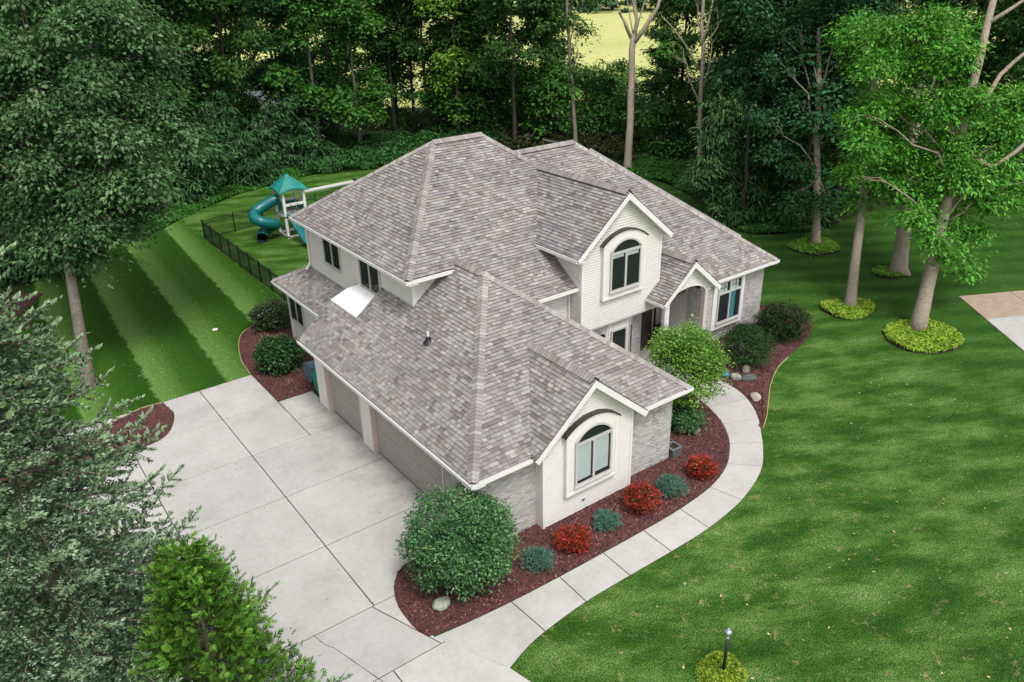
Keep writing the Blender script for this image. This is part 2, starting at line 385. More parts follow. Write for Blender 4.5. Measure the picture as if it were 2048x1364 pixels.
def poly_clean(p):
    out = []
    for q in p:
        if not out or abs(q[0]-out[-1][0])+abs(q[1]-out[-1][1]) > 0.02: out.append(q)
    if len(out) > 2 and abs(out[0][0]-out[-1][0])+abs(out[0][1]-out[-1][1]) < 0.02: out.pop()
    return out
drive = MB()
drive_out = [(0.17, 13.63), (-1.44, 13.63), (-1.44, 16.9), (-11.2, 16.75), (-11.2, 4.0), (-8.3, -1.0), (-7.0, -9), (-6, -20), (-0.6, -20), (-1.1, -9), (-1.85, -5.1), (-2.03, -4.34), (-2.9, -2.5), (-3.08, -2.12), (-3.0, 0.4), (0.17, 0.8)]
mb = MB(); mb.add([(x, y, 0.006) for x, y in drive_out], [tuple(range(len(drive_out)))]); dobj = mb.build('driveway', 'joint')
if dobj.data.polygons[0].normal.z < 0: dobj.data.flip_normals()
struct(dobj, 'pale concrete driveway in front of the garage doors')
ys = [30, 13.63, 10.2, 6.82, 3.43, 0.03]; xs_ = [-30, -7.57, -3.88, 5]
def slab(pts, parent, mat='concrete', z=0.03, name='slab'):
    pts = poly_clean(pts)
    if len(pts) < 3 or abs(area2(pts)) < 0.05: return
    mb = MB(); bevel_slab(mb, pts, 0.004, z); mb.build(name, mat, parent)
upper = clip_half(drive_out, 0, -1, -0.03)
for i in range(5):
    for j in range(3):
        p = clip_half(clip_half(upper, 0, 1, ys[i]), 0, -1, -ys[i+1])
        p = clip_half(clip_half(p, 1, 0, xs_[j+1]), -1, 0, -xs_[j])
        if i == 0 and j == 2: p = clip_half(p, 1, 0, -1.441)
        if j == 2 and i == 1:       # little square slab beside the garage corner
            for q in (clip_half(clip_half(p, -1, 0, 1.45), 0, -1, -11.63), clip_half(clip_half(p, -1, 0, 1.45), 0, 1, 11.63), clip_half(p, 1, 0, -1.45)):
                if q and q[0] is not None: slab(q, dobj)
            continue
        slab(p, dobj)
lower = clip_half(drive_out, 0, 1, 0.03)
def side(p, q): a, b_ = q[1]-p[1], -(q[0]-p[0]); return a, b_, a*p[0]+b_*p[1]
jA, jA2 = ((-3.95, 0.03), (-3.04, -2.5)), ((-3.04, -2.5), (-5.6, -3.7))
a1 = side(*jA); right = clip_half(lower, -a1[0], -a1[1], -a1[2]); left = clip_half(lower, *a1)
if sum(p[0] for p in right)/len(right) < sum(p[0] for p in left)/len(left): left, right = right, left
slab(clip_half(right, 0, -1, 2.45), dobj); 
low2 = clip_half(lower, 0, 1, -2.45)
slab(clip_half(left, 0, -1, 2.45), dobj)
for k in range(4):
    q = clip_half(clip_half(low2, 0, 1, -2.45-4.2*k), 0, -1, 2.45+4.2*(k+1))
    slab(clip_half(q, 1, 0, -4.6), dobj); slab(clip_half(q, -1, 0, 4.6), dobj)
# crack in the front slab
ck = MB(); pth = smooth_path([(*px(u, v, 0.031)[:2], 0.0335) for u, v in ((626.9, 1271), (650, 1289), (668, 1296), (690, 1311), (735, 1342), (770, 1366))], 4)
for a, b_ in zip(pth[:-1], pth[1:]):
    d = (b_-a)/np.linalg.norm(b_-a); s_ = np.array([-d[1], d[0], 0])*random.uniform(0.006, 0.014)
    ck.add([a-s_, b_-s_, b_+s_, a+s_], [(0, 1, 2, 3)])
ck.build('crack', 'joint', dobj)
rng = random.Random(5)
sp = MB()
for k in range(60):      # gum and oil specks
    x, y, r = rng.uniform(-7, -0.5), rng.uniform(-3, 12), rng.choice([0.012, 0.015, 0.02, 0.03])
    sp.add([(x+r*math.cos(a), y+r*math.sin(a)*0.8, 0.0345) for a in np.linspace(0, 2*math.pi, 7)[:-1]], [tuple(range(6))])
stuff(sp.build('specks', 'stain', dobj))

# ---- front walk
inner = [(-3.12, -2.12), (-1.92, -2.26), (-0.55, -2.36), (1.27, -2.43), (3.08, -2.45), (4.9, -2.46), (6.71, -2.42), (8.49, -2.22), (9.86, -1.78), (10.89, -1.13), (11.64, -0.45), (12.25, 0.35), (12.66, 1.17), (12.95, 2.0), (13.1, 3.0), (13.1, 4.2)]
outer = [(-2.06, -4.34), (-1.33, -4.08), (-0.47, -3.9), (1.22, -3.74), (3.03, -3.74), (4.85, -3.76), (6.7, -3.72), (8.8, -3.42), (10.69, -2.76), (11.85, -2.0), (12.9, -1.1), (13.75, -0.3), (14.45, 0.6), (14.9, 1.5), (15.1, 2.6), (15.1, 4.2)]
walk_pts = [tuple(p) for p in smooth_path([np.array(p) for p in inner], 4)]+[tuple(p) for p in smooth_path([np.array(p) for p in outer], 4)[::-1]]
mb = MB(); mb.add([(x, y, 0.005) for x, y in walk_pts], [tuple(range(len(walk_pts)))]); wobj = mb.build('front_walk', 'joint'); struct(wobj, 'pale curved concrete walk from driveway to front door')
if wobj.data.polygons[0].normal.z < 0: wobj.data.flip_normals()
ii, oo = [np.array(p) for p in smooth_path([np.array(p) for p in inner], 4)], [np.array(p) for p in smooth_path([np.array(p) for p in outer], 4)]
cuts = [0, 8, 12, 16, 20, 24, 28, 33, 38, 44, 50, 55, 60]
for a, b_ in zip(cuts[:-1], cuts[1:]):
    pts = [tuple(p) for p in ii[a:b_+1]]+[tuple(p) for p in oo[a:b_+1][::-1]]
    slab(pts, wobj, z=0.034)

# ---- neighbour's driveway on the right
nb = [tuple(px(u, v)[:2]) for u, v in ((1917, 593), (1990, 587), (2048, 581))]+[(60, -14), (40, -26), (20, -14), tuple(px(2048, 703)[:2])]
mb = MB(); mb.add([(x, y, 0.005) for x, y in nb], [tuple(range(len(nb)))]); nobj = mb.build('neighbour_driveway', 'joint'); struct(nobj, 'tan and grey concrete drive at the right edge')
if nobj.data.polygons[0].normal.z < 0: nobj.data.flip_normals()
A, B = px(1917, 593)[:2], px(2048, 581)[:2]; dirv = (B-A)/np.linalg.norm(B-A); dv = px(2048, 703)[:2]-A; dv = dv/np.linalg.norm(dv)
P0 = lambda i, j: tuple(A+dirv*i+dv*j)
for i in range(5):
    for j, (j0, j1) in enumerate(((0, 3.1), (3.1, 6.3), (6.3, 9.5), (9.5, 13))):
        slab([P0(i*3.2, j0), P0(i*3.2+3.2, j0), P0(i*3.2+3.2, j1), P0(i*3.2, j1)], nobj, 'concrete_tan' if j == 0 else 'concrete')

# ---- mulch beds: low mounds of wood chips with a curved edge
def bed(name, pts, label, nchip=2500, edge=True, h=0.06):
    pts = [tuple(p) for p in pts]
    if area2(pts) < 0: pts = pts[::-1]
    c = np.mean(np.array(pts), axis=0); n = len(pts); mb = MB()
    ins = []
    for i in range(n):
        p0, p1, p2 = (np.array(pts[(i+k) % n]) for k in (-1, 0, 1))
        e = (p2-p0)/(np.linalg.norm(p2-p0)+1e-9); ins.append(p1+np.array([-e[1], e[0]])*0.12)
    vs = [(*p, 0.002) for p in pts]+[(*p, h*0.6) for p in pts]+[(*p, h) for p in ins]
    mb.add(vs, [(i, (i+1) % n, n+(i+1) % n, n+i) for i in range(n)]+[(n+i, n+(i+1) % n, 2*n+(i+1) % n, 2*n+i) for i in range(n)]+[tuple(range(2*n, 3*n))])
    o = mb.build(name, 'mulch'); struct(o, label)
    # chips
    P = np.array(pts); lo, hi = P.min(0), P.max(0); V = []; C = []
    cnt = 0; tries = 0
    while cnt < nchip and tries < nchip*6:
        tries += 1; x, y = random.uniform(lo[0], hi[0]), random.uniform(lo[1], hi[1])
        ins_ = False; j = n-1
        for i in range(n):
            if (pts[i][1] > y) != (pts[j][1] > y) and x < (pts[j][0]-pts[i][0])*(y-pts[i][1])/(pts[j][1]-pts[i][1])+pts[i][0]: ins_ = not ins_
            j = i
        if not ins_: continue
        a = random.uniform(0, 6.28); L = random.uniform(0.02, 0.055); w = random.uniform(0.008, 0.02); tz = random.uniform(-0.02, 0.03)
        dx, dy = math.cos(a)*L, math.sin(a)*L; ex, ey = -math.sin(a)*w, math.cos(a)*w; z = h+random.uniform(0.006, 0.03)
        V += [(x-dx-ex, y-dy-ey, z-tz), (x+dx-ex, y+dy-ey, z+tz), (x+dx+ex, y+dy+ey, z+tz), (x-dx+ex, y-dy+ey, z-tz)]
        k = random.random()
        C.append(jit((0.30, 0.16, 0.12), 0.3) if k < 0.10 else jit((0.17, 0.075, 0.068), 0.4) if k < 0.7 else jit((0.05, 0.02, 0.02), 0.4)); cnt += 1
    stuff(fast_mesh('mulch_chips', np.array(V), 4, np.array(C), 'mulch_chip', o))
    return o
fb = [(0.05, 0.9), (-2.22, 1.04)]+[tuple(p) for p in smooth_path([np.array(p) for p in [(-2.62, 0.85), (-3.0, 0.39), (-3.26, -0.19), (-3.37, -0.85), (-3.36, -1.58), (-3.21, -2.03)]], 3)]+[(-1.92, -2.27), (-0.55, -2.37)]+[tuple(np.array(p)+np.array([0, 0.02])) for p in smooth_path([np.array(p) for p in inner[3:15]], 3)]+[(12.3, 5.0), (8.7, 5.0), (8.6, 0.05), (0.05, 0.05)]
bed('mulch_bed', fb, 'long dark red mulch bed along the front of the garage', 9000)
b2 = [tuple(p) for p in smooth_path([np.array(p) for p in [(15.1, 4.3), (15.08, 2.6), (14.9, 1.5), (14.45, 0.6), (13.75, -0.3), (13.2, -0.84), (14.13, -0.33), (15.31, 0.47), (16.57, 1.29), (18.13, 2.05), (19.35, 2.39), (21.04, 2.75), (22.3, 3.2), (23.15, 3.68), (23.88, 4.29), (24.2, 5.2), (23.9, 6.6), (22.8, 7.8)]], 3)]+[(21.5, 8.0), (21.5, 5.7), (16, 5.7)]
bed('mulch_bed', b2, 'dark red mulch bed with boulders right of the front walk', 4500)
b1 = [(1.6, 13.5), (0.43, 13.61), (-1.42, 13.68), (-1.43, 15.35)]+[tuple(p) for p in smooth_path([np.array(p) for p in [(-1.43, 17.0), (-1.25, 18.7), (-0.77, 20.37), (-0.12, 21.69), (0.9, 22.4), (2.2, 22.6)]], 3)]+[(3.2, 22.2), (3.2, 19.3), (1.7, 19.2), (1.7, 13.5)]
bed('mulch_bed', b1, 'dark red mulch bed with two shrubs left of the garage', 4500)
b3 = [(-5.5, 16.78)]+[tuple(p) for p in smooth_path([np.array(p) for p in [(-5.35, 15.6), (-5.57, 14.82), (-6.08, 13.92), (-6.82, 13.55), (-7.89, 13.47)]], 3)]+[(-11.5, 13.4), (-13, 14), (-12.5, 15.5), (-9.5, 16.0), (-7.9, 16.3), (-6.48, 16.8)]
bed('mulch_bed', b3, 'small dark red mulch bed between the striped lawn and driveway', 2500)
bed('mulch_bed', [(-10.3, 3.2), (-8.4, -0.6), (-7.6, -3.5), (-8, -6), (-12, -7), (-15, -3), (-14.5, 3), (-12, 4.6)], 'mulch bed under the foreground spruce', 800)
# bare mulch under the left maple at the wood's edge
bed('bare_earth', [(-8.8, 36.2), (-10.5, 33.5), (-13, 30), (-14.8, 27), (-13, 26.2), (-11, 29), (-9, 32.5), (-7.5, 35)], 'bare brown earth at the edge of the wood', 600)
# thin straw coloured edging left by the bed cuts
def edging(path, label):
    e = MB(); pth = [np.array([*p, 0.03]) for p in smooth_path([np.array(q) for q in path], 5)]
    for a, b_ in zip(pth[:-1], pth[1:]): e.beam(a, b_, 0.03, 0.05)
    return tag(e.build('bed_edging', 'tan'), label, 'edging')
edging([(-1.47, 17.0), (-1.29, 18.7), (-0.82, 20.4), (-0.17, 21.75), (0.85, 22.46)], 'tan edging round the bed left of the garage')
edging([(13.25, -0.9), (14.17, -0.39), (15.35, 0.41), (16.6, 1.23), (18.15, 1.99), (19.37, 2.33)], 'tan edging between the boulder bed and front lawn')
edging([(-5.55, 16.84), (-6.48, 16.86), (-7.9, 16.36)], 'tan edging round the small bed beside the striped lawn')

# ================================================================== HOUSE
house = empty('house', (4.4, 5, 0)); tag(house, 'two storey cream sided house with grey shingled hip roofs', 'house')
HOFF = np.array([4.4, 5, 0])
def hp(o):       # parent a world-space mesh to the house keeping its place
    o.parent = house; o.matrix_parent_inverse = house.matrix_world.inverted() if False else Matrix.Translation((-4.4, -5, 0)); return o
def sub(o, parent):   # sub-part: its parent already has an identity local matrix + inverse
    o.parent = parent; return o

SH_COLS = [((0.315, 0.298, 0.284), 6), ((0.37, 0.353, 0.338), 5), ((0.25, 0.230, 0.222), 5), ((0.262, 0.222, 0.200), 3), ((0.19, 0.172, 0.166), 2), ((0.34, 0.308, 0.275), 1), ((0.28, 0.265, 0.262), 5)]
SH_POOL = [c for c, k in SH_COLS for _ in range(k)]
SHINGLES = []      # (verts, faces, colour, size in picture)
DECK = MB()
EXPO = 0.143
def poly_px(vs):
    p = [np.array(v_)-CAM for v_ in vs]; q = [((a@CR)/(a@CF)*FPX, (a@CU)/(a@CF)*FPX) for a in p]
    return abs(area2(q))
def roof_plane(pieces, visible=True, deck=True):
    """pieces: list of convex polygons of 3d points on one plane"""
    P = [np.array(p, float) for p in pieces[0]]
    n = np.cross(P[1]-P[0], P[2]-P[0]); n /= np.linalg.norm(n)
    if n[2] < 0: n = -n
    u = np.cross(np.array([0, 0, 1.0]), n); u /= np.linalg.norm(u); tt = np.cross(n, u)
    allp = np.array([p for pc in pieces for p in pc], float)
    o = allp[np.argmin(allp[:, 2])]
    for pc in pieces:
        if deck: DECK.prism([np.array(p)-n*0.012 for p in pc], -n*0.10)
    conv = [[((np.array(p)-o)@u, (np.array(p)-o)@tt) for p in pc] for pc in pieces]
    if not visible: return
    tmax = max(q[1] for c in conv for q in c); u0 = min(q[0] for c in conv for q in c); u1 = max(q[0] for c in conv for q in c)
    k = 0
    while k*EXPO < tmax+EXPO:
        t0, t1 = (k-0.5)*EXPO, (k+0.5)*EXPO; x = u0-random.uniform(0, 0.5); k += 1; last = None
        while x < u1:
            w = random.choice([0.10, 0.13, 0.15, 0.18, 0.2, 0.24, 0.30]); col = random.choice(SH_POOL)
            if last and random.random() < 0.15: col = last
            last = col; th = random.choice([0.026, 0.026, 0.036]); cc = jit(col, 0.10)
            rect = [(x+0.002, t0), (x+w-0.002, t0), (x+w-0.002, t1+0.01), (x+0.002, t1+0.01)]; x += w
            for c in conv:
                q = poly_clean_s(clip_convex(rect, c))
                if len(q) < 3: continue
                top = []; bot = []
                for (a, b_) in q:
                    h_ = 0.004+th*max(0, 1-(b_-t0)/(t1-t0)*0.93); top.append(o+u*a+tt*b_+n*h_); bot.append(o+u*a+tt*b_-n*0.008)
                m_ = len(q); fs = [tuple(range(m_))]+[(m_+i, m_+(i+1) % m_, (i+1) % m_, i) for i in range(m_)]
                SHINGLES.append((top+bot, fs, [cc]+[(0.035, 0.03, 0.03)]*m_, poly_px(top)))  # near-black sides: cut asphalt edge plus the painted shadow line of each course
def poly_clean_s(p):
    out = []
    for q in p:
        if not out or abs(q[0]-out[-1][0])+abs(q[1]-out[-1][1]) > 0.003: out.append(q)
    if len(out) > 2 and abs(out[0][0]-out[-1][0])+abs(out[0][1]-out[-1][1]) < 0.003: out.pop()
    return out if len(out) >= 3 and abs(area2(out)) > 2e-4 else []
CAPS = []
def plane_n(a, b_, c):
    n = np.cross(np.array(b_, float)-np.array(a, float), np.array(c, float)-np.array(a, float)); n /= np.linalg.norm(n)
    return n if n[2] > 0 else -n
def caps(a, b_, n1, n2, lift=0.012, wdt=0.195, step=0.143):
    """row of cap shingles from a (low end) to b"""
    a = np.array(a, float); b_ = np.array(b_, float); L = np.linalg.norm(b_-a); d = (b_-a)/L
    def sdir_(n):
        s_ = np.cross(n, d); s_ /= np.linalg.norm(s_); return s_ if s_[2] < 0 else -s_
    s1, s2 = sdir_(n1), sdir_(n2); up = n1+n2; up /= np.linalg.norm(up); k = 0
    while k*step < L:
        p = a+d*k*step; q = a+d*min(L+0.05, (k+1)*step+0.06)
        col = jit(random.choice([(0.32, 0.30, 0.285), (0.36, 0.34, 0.325), (0.27, 0.245, 0.235), (0.33, 0.30, 0.275)]), 0.12); k += 1
        def ring(o, e):
            return [o+s1*wdt+n1*(0.014+e), o+s1*wdt*0.42+up*(0.020+e)+n1*0.01, o+up*(0.046+e), o+s2*wdt*0.42+up*(0.020+e)+n2*0.01, o+s2*wdt+n2*(0.014+e)]
        A = ring(p, lift+0.018); B = ring(q, lift); Dn = [v_-up*0.035 for v_ in A]
        A_ = A+B+Dn
        fs = [(i, i+1, 6+i, 5+i) for i in range(4)]+[(10+i, 11+i, 1+i, i) for i in range(4)]
        e = [A[0]-n1*(0.03+lift), B[0]-n1*(0.03+lift), A[4]-n2*(0.03+lift), B[4]-n2*(0.03+lift)]
        fs += [(0, 5, 16, 15), (4, 17, 18, 9)]
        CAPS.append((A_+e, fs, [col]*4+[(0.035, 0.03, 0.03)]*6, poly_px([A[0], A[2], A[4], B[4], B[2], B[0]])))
# ---- garage roof
ze1 = 3.15
zGL = lambda x: ze1+0.789*(x+0.46); XL = 1.22
F_ = (4.37, 5.70, 6.96); A_ = (-0.46, -0.40, ze1); C_ = (9.11, -0.40, ze1)
GL = [[A_, (-0.46, 7.76, ze1), (4.37, 7.76, 6.96), F_], [(-0.46, 7.76, ze1), (-0.46, 12.61, ze1), (XL, 12.61, zGL(XL)), (XL, 7.76, zGL(XL))], [(XL, 7.76, zGL(XL)), (XL, 10.28, zGL(XL)), (2.52, 10.28, zGL(2.52)), (2.52, 7.76, zGL(2.52))]]
roof_plane(GL)
zGF = lambda y: ze1+(6.96-ze1)/6.10*(y+0.40)
# front hip plane, less what the front gable covers (gable ridge x 4.25 z 5.2)
yv = -0.40+(5.20-ze1)/((6.96-ze1)/6.10)
V1, V2, VT = (1.80, -0.38, zGF(-0.38)), (6.70, -0.38, zGF(-0.38)), (4.25, yv, 5.20)
roof_plane([[A_, (1.86, -0.40, ze1), (4.25, yv-0.04, zGF(yv-0.04)), F_], [C_, F_, (4.25, yv-0.04, zGF(yv-0.04)), (6.64, -0.40, ze1)]])
zGR = lambda x: 6.96-(6.96-ze1)/4.74*(x-4.37)
g = lambda x, y: (x, y, zGR(x))
roof_plane([[g(9.11, -0.40), g(9.11, 5.06), g(4.867, 5.06)], [g(4.867, 5.06), g(8.62, 5.06), g(8.62, 5.80), g(4.37, 5.80), F_], [g(4.37, 5.80), g(6.5, 5.80), g(4.6, 7.7), g(4.37, 7.7)]])
# front gable roof
zg0, zg1 = 3.16, 5.20
roof_plane([[(1.80, -0.66, zg0), (4.25, -0.66, zg1), (4.25, yv+0.15, zg1), (1.80, -0.23, zg0)]])
roof_plane([[(6.70, -0.66, zg0), (4.25, -0.66, zg1), (4.25, yv+0.15, zg1), (6.70, -0.23, zg0)]])
# ---- main upper roof
ze2 = 6.74; zr = 10.37; sF = (zr-ze2)/(12.57-7.30)
uf = lambda x, y: (x, y, ze2+sF*(y-7.30))
R1, R2 = (6.63, 12.57, zr), (9.15, 12.57, zr)
roof_plane([[(2.04, 7.30, ze2), (2.04, 18.11, ze2), R1]])
roof_plane([[uf(2.04, 7.30), uf(8.2, 7.30), uf(8.32, 7.43), uf(10.92, 10.60), R2, R1], [uf(8.2, 7.30), uf(8.62, 7.30), uf(8.62, 7.79), uf(8.32, 7.43)], [uf(4.64, 7.30), uf(6.31, 5.36), uf(8.62, 5.36), uf(8.62, 7.30)]])
zUR = lambda x: zr-0.79*(x-9.15)
roof_plane([[R2, (10.84, 10.63, zUR(10.84)), (13.74, 10.63, zUR(13.74)), (13.74, 18.11, zUR(13.74))]])
roof_plane([[(2.04, 18.11, ze2), (13.74, 18.11, zUR(13.74)), R2, R1]], visible=False)
# ---- dormer
zd0, zd1 = 6.83, 9.03
roof_plane([[(8.20, 4.78, zd0), (10.82, 4.78, zd1), (10.82, 10.80, zd1), (8.20, 7.60, zd0)]])
roof_plane([[(13.46, 4.78, zd0), (10.82, 4.78, zd1), (10.82, 10.63, zd1), (13.46, 10.63, zd0)]])
# ---- right wing
wf = lambda x, y: (x, y, 3.51+0.789*(y-5.37))
W1, W2 = wf(11.0, 12.66), wf(14.62, 12.66)
roof_plane([[wf(13.1, 5.37), wf(21.91, 5.37), W2, wf(13.1, 12.66)], [wf(13.1, 9.7), wf(13.1, 12.66), wf(11.05, 12.66)]])
wr = lambda x, y: (x, y, 3.51+0.789*(21.91-x))
roof_plane([[wr(21.91, 5.37), wr(21.91, 19.95), W2]])
roof_plane([[(10, 19.95, 3.51), (21.91, 19.95, 3.51), W2, (10, 12.66, W1[2])]], visible=False)
# rear cross roof peeping over the wing's hip
Q = pxd(1181, 299, depth_of((17.4, 14.4, 8.2))); Q2 = Q+np.array([-1.6, 1.2, 0.0])
qe = (21.91, Q[1]-(Q[2]-3.51)/0.86, 3.51)
kx = (Q[2]-3.6)/0.79
roof_plane([[tuple(Q), (Q[0]+kx, Q[1]-kx*0.98, 3.6), (Q[0]+kx, Q[1]+8, 3.6), (Q[0], Q[1]+4, Q[2])]])
# ---- skirt roof round the left back
sk = lambda x, y: (x, y, 3.28+0.787*(x-1.21))
roof_plane([[sk(1.21, 12.3), sk(1.21, 19.66), sk(2.50, 17.64), sk(2.50, 12.3)]])
roof_plane([[(1.21, 19.66, 3.28), (10.5, 19.66, 3.28), (10.5, 17.64, 4.295), (2.50, 17.64, 4.295)]])
# ---- porch roof
zp0, zp1 = 4.06, 5.58
roof_plane([[(12.39, 4.01, zp0), (14.18, 4.01, zp1), (14.18, 8.0, zp1), (12.39, 8.0, zp0)]])
roof_plane([[(15.97, 4.01, zp0), (14.18, 4.01, zp1), (14.18, 8.0, zp1), (15.97, 6.1, zp0)]])
# ---- hip and ridge caps
nGL = plane_n(A_, (-0.46, 7, ze1), F_); nGF = plane_n(A_, C_, F_); nGR = plane_n(C_, F_, g(9.11, 3))
nUL = plane_n((2.04, 7.3, ze2), (2.04, 18, ze2), R1); nUF = plane_n(uf(2, 7.3), uf(5, 7.3), R1); nUB = plane_n((2.04, 18.11, ze2), (10, 18.11, ze2), R1)
nUR = plane_n(R2, (13.74, 18.11, zUR(13.74)), (13.74, 8, zUR(13.74)))
nDL = plane_n((8.2, 4.78, zd0), (10.82, 4.78, zd1), (10.82, 8, zd1)); nDR = plane_n((13.46, 4.78, zd0), (10.82, 4.78, zd1), (10.82, 8, zd1))
nWF = plane_n(wf(13, 5.37), wf(20, 5.37), W2); nWR = plane_n(wr(21.91, 5.37), wr(21.91, 19), W2); nWB = np.array([0, -nWF[1], nWF[2]])
ngl = plane_n((1.8, -0.66, zg0), (4.25, -0.66, zg1), (4.25, 2, zg1)); ngr = plane_n((6.7, -0.66, zg0), (4.25, -0.66, zg1), (4.25, 2, zg1))
npl = plane_n((12.39, 4, zp0), (14.18, 4, zp1), (14.18, 8, zp1)); npr = plane_n((15.97, 4, zp0), (14.18, 4, zp1), (14.18, 8, zp1))
caps(A_, F_, nGL, nGF); caps(C_, F_, nGF, nGR); caps(F_, (4.37, 7.7, 6.96), nGL, nGR, 0.035)
caps((4.25, -0.60, zg1), (4.25, yv+0.05, zg1), ngl, ngr, 0.04)
caps((2.04, 7.3, ze2), R1, nUL, nUF); caps((2.04, 18.11, ze2), R1, nUL, nUB); caps(R1, R2, nUF, nUB, 0.05); caps(uf(10.84, 10.63), R2, nUF, nUR)
caps((10.82, 4.84, zd1), (10.82, 10.66, zd1), nDL, nDR, 0.06)
caps(wf(21.91, 5.37), W2, nWF, nWR); caps(wf(10.9, 12.66), W2, nWF, nWB, 0.05)
nQ = plane_n(Q, (Q[0]+kx, Q[1]-kx, 3.6), (Q[0]+kx, Q[1]+8, 3.6)); caps((Q[0]+kx, Q[1]-kx*0.98, 3.6), Q, nQ, nWF)
caps((14.18, 4.06, zp1), (14.18, 7.3, zp1), npl, npr, 0.05)
caps(sk(1.21, 19.66), sk(2.5, 17.64), plane_n(sk(1.21, 12), sk(1.21, 19), sk(2.5, 12)), np.array([0, 0.45, 0.89]))
roof = hp(DECK.build('roof', 'roof_deck'))
def scatter_pieces(lst, name, rest, mat):
    lst = sorted(lst, key=lambda s_: -s_[3])
    for vs, fs, c, _ in lst[:300]:
        mb = MB(); mb.add(vs, fs, c); sub(mb.build(name, mat), roof)
    mb = MB()
    for vs, fs, c, _ in lst[300:]: mb.add(vs, fs, c)
    stuff(sub(mb.build(rest, mat), roof))
scatter_pieces(SHINGLES, 'shingle', 'shingle_field', 'shingle')
scatter_pieces(CAPS, 'ridge_cap', 'ridge_caps', 'shingle')
# ---- eaves: gutters, soffits, rake boards
def gutter(a, b_, outv, z, soff=0.42):
    """a,b plan end points of the roof edge, outv outward plan direction"""
    a = np.array([*a, z-0.03]); b_ = np.array([*b_, z-0.03]); o = np.array([*outv, 0.0]); Z = np.array([0, 0, 1.0])
    mb = MB()
    def strip(o0, o1, z0, z1): mb.hexa([a+o*o0+Z*z0, b_+o*o0+Z*z0, b_+o*o1+Z*z0, a+o*o1+Z*z0, a+o*o0+Z*z1, b_+o*o0+Z*z1, b_+o*o1+Z*z1, a+o*o1+Z*z1])
    strip(-0.02, 0.115, -0.11, -0.09); strip(0.095, 0.115, -0.088, 0.0); strip(0.085, 0.12, 0.002, 0.014); strip(-0.03, -0.012, -0.13, 0.0)
    gobj = hp(mb.build('gutter', 'trim'))
    mi = MB(); strip2 = lambda o0, o1, z0, z1: mi.hexa([a+o*o0+Z*z0, b_+o*o0+Z*z0, b_+o*o1+Z*z0, a+o*o1+Z*z0, a+o*o0+Z*z1, b_+o*o0+Z*z1, b_+o*o1+Z*z1, a+o*o1+Z*z1])
    strip2(-0.008, 0.093, -0.086, -0.05); sub(mi.build('gutter_trough', 'gutter_in'), gobj)
    ms = MB(); ms.hexa([a-o*soff+Z*-0.17, b_-o*soff+Z*-0.17, b_+o*0.0+Z*-0.17, a+o*0.0+Z*-0.17, a-o*soff+Z*-0.135, b_-o*soff+Z*-0.135, b_+o*0.0+Z*-0.135, a+o*0.0+Z*-0.135])
    sub(ms.build('soffit', 'trim'), gobj)
gutter((-0.46, -0.51), (-0.46, 12.6), (-1, 0), ze1); gutter((-0.57, -0.40), (1.78, -0.40), (0, -1), ze1); gutter((6.72, -0.40), (9.22, -0.40), (0, -1), ze1)
gutter((2.04, 7.2), (2.04, 18.2), (-1, 0), ze2); gutter((1.95, 7.30), (4.15, 7.30), (0, -1), ze2); gutter((6.3, 5.36), (8.62, 5.36), (0, -1), uf(6, 5.36)[2])
gutter((1.21, 12.7), (1.21, 19.7), (-1, 0), 3.28); gutter((8.20, 4.80), (8.20, 7.4), (-1, 0), zd0); gutter((16.0, 5.37), (22.0, 5.37), (0, -1), 3.51)
gutter((12.39, 4.03), (12.39, 5.06), (-1, 0), zp0, 0.3); gutter((21.91, 5.3), (21.91, 20), (1, 0), 3.51); gutter((9.11, -0.45), (9.11, 5.0), (1, 0), ze1)
def rake(apex, foot, y):
    mb = MB(); a = np.array([apex[0], y, apex[1]]); f_ = np.array([foot[0], y, foot[1]]); d = (f_-a)/np.linalg.norm(f_-a); nrm = np.array([-d[2], 0, d[0]]); nrm = nrm if nrm[2] > 0 else -nrm
    f2 = f_+d*0.06
    lo, hi = -0.215, -0.012
    P = lambda p, h, dy: p+nrm*h+np.array([0, dy, 0])
    a_lo = np.array([apex[0], y, apex[1]+lo/max(nrm[2], 0.3)]); a_hi = np.array([apex[0], y, apex[1]+hi/max(nrm[2], 0.3)])
    mb.hexa([a_lo+[0, -0.012, 0], P(f2, lo, -0.012), P(f2, lo, 0.02), a_lo+[0, 0.02, 0], a_hi+[0, -0.012, 0], P(f2, hi, -0.012), P(f2, hi, 0.02), a_hi+[0, 0.02, 0]])
    # soffit under the rake overhang
    mb.hexa([a_lo+[0, 0.021, 0.02], P(f_, lo+0.02, 0.021), P(f_, lo+0.02, 0.30), a_lo+[0, 0.30, 0.02], a_lo+[0, 0.021, 0.05], P(f_, lo+0.05, 0.021), P(f_, lo+0.05, 0.30), a_lo+[0, 0.30, 0.05]])
    hp(mb.build('rake_board', 'trim'))
for ap, ft, y in (((4.25, zg1), (1.80, zg0), -0.66), ((4.25, zg1), (6.70, zg0), -0.66), ((10.82, zd1), (8.20, zd0), 4.78), ((10.82, zd1), (13.46, zd0), 4.78), ((14.18, zp1), (12.39, zp0), 4.01), ((14.18, zp1), (15.97, zp0), 4.01)): rake(ap, ft, y)
def pxy(u, v, y):
    d = _ray(u, v); return CAM+d*((y-CAM[1])/d[1])
def pxx(u, v, x):
    d = _ray(u, v); return CAM+d*((x-CAM[0])/d[0])
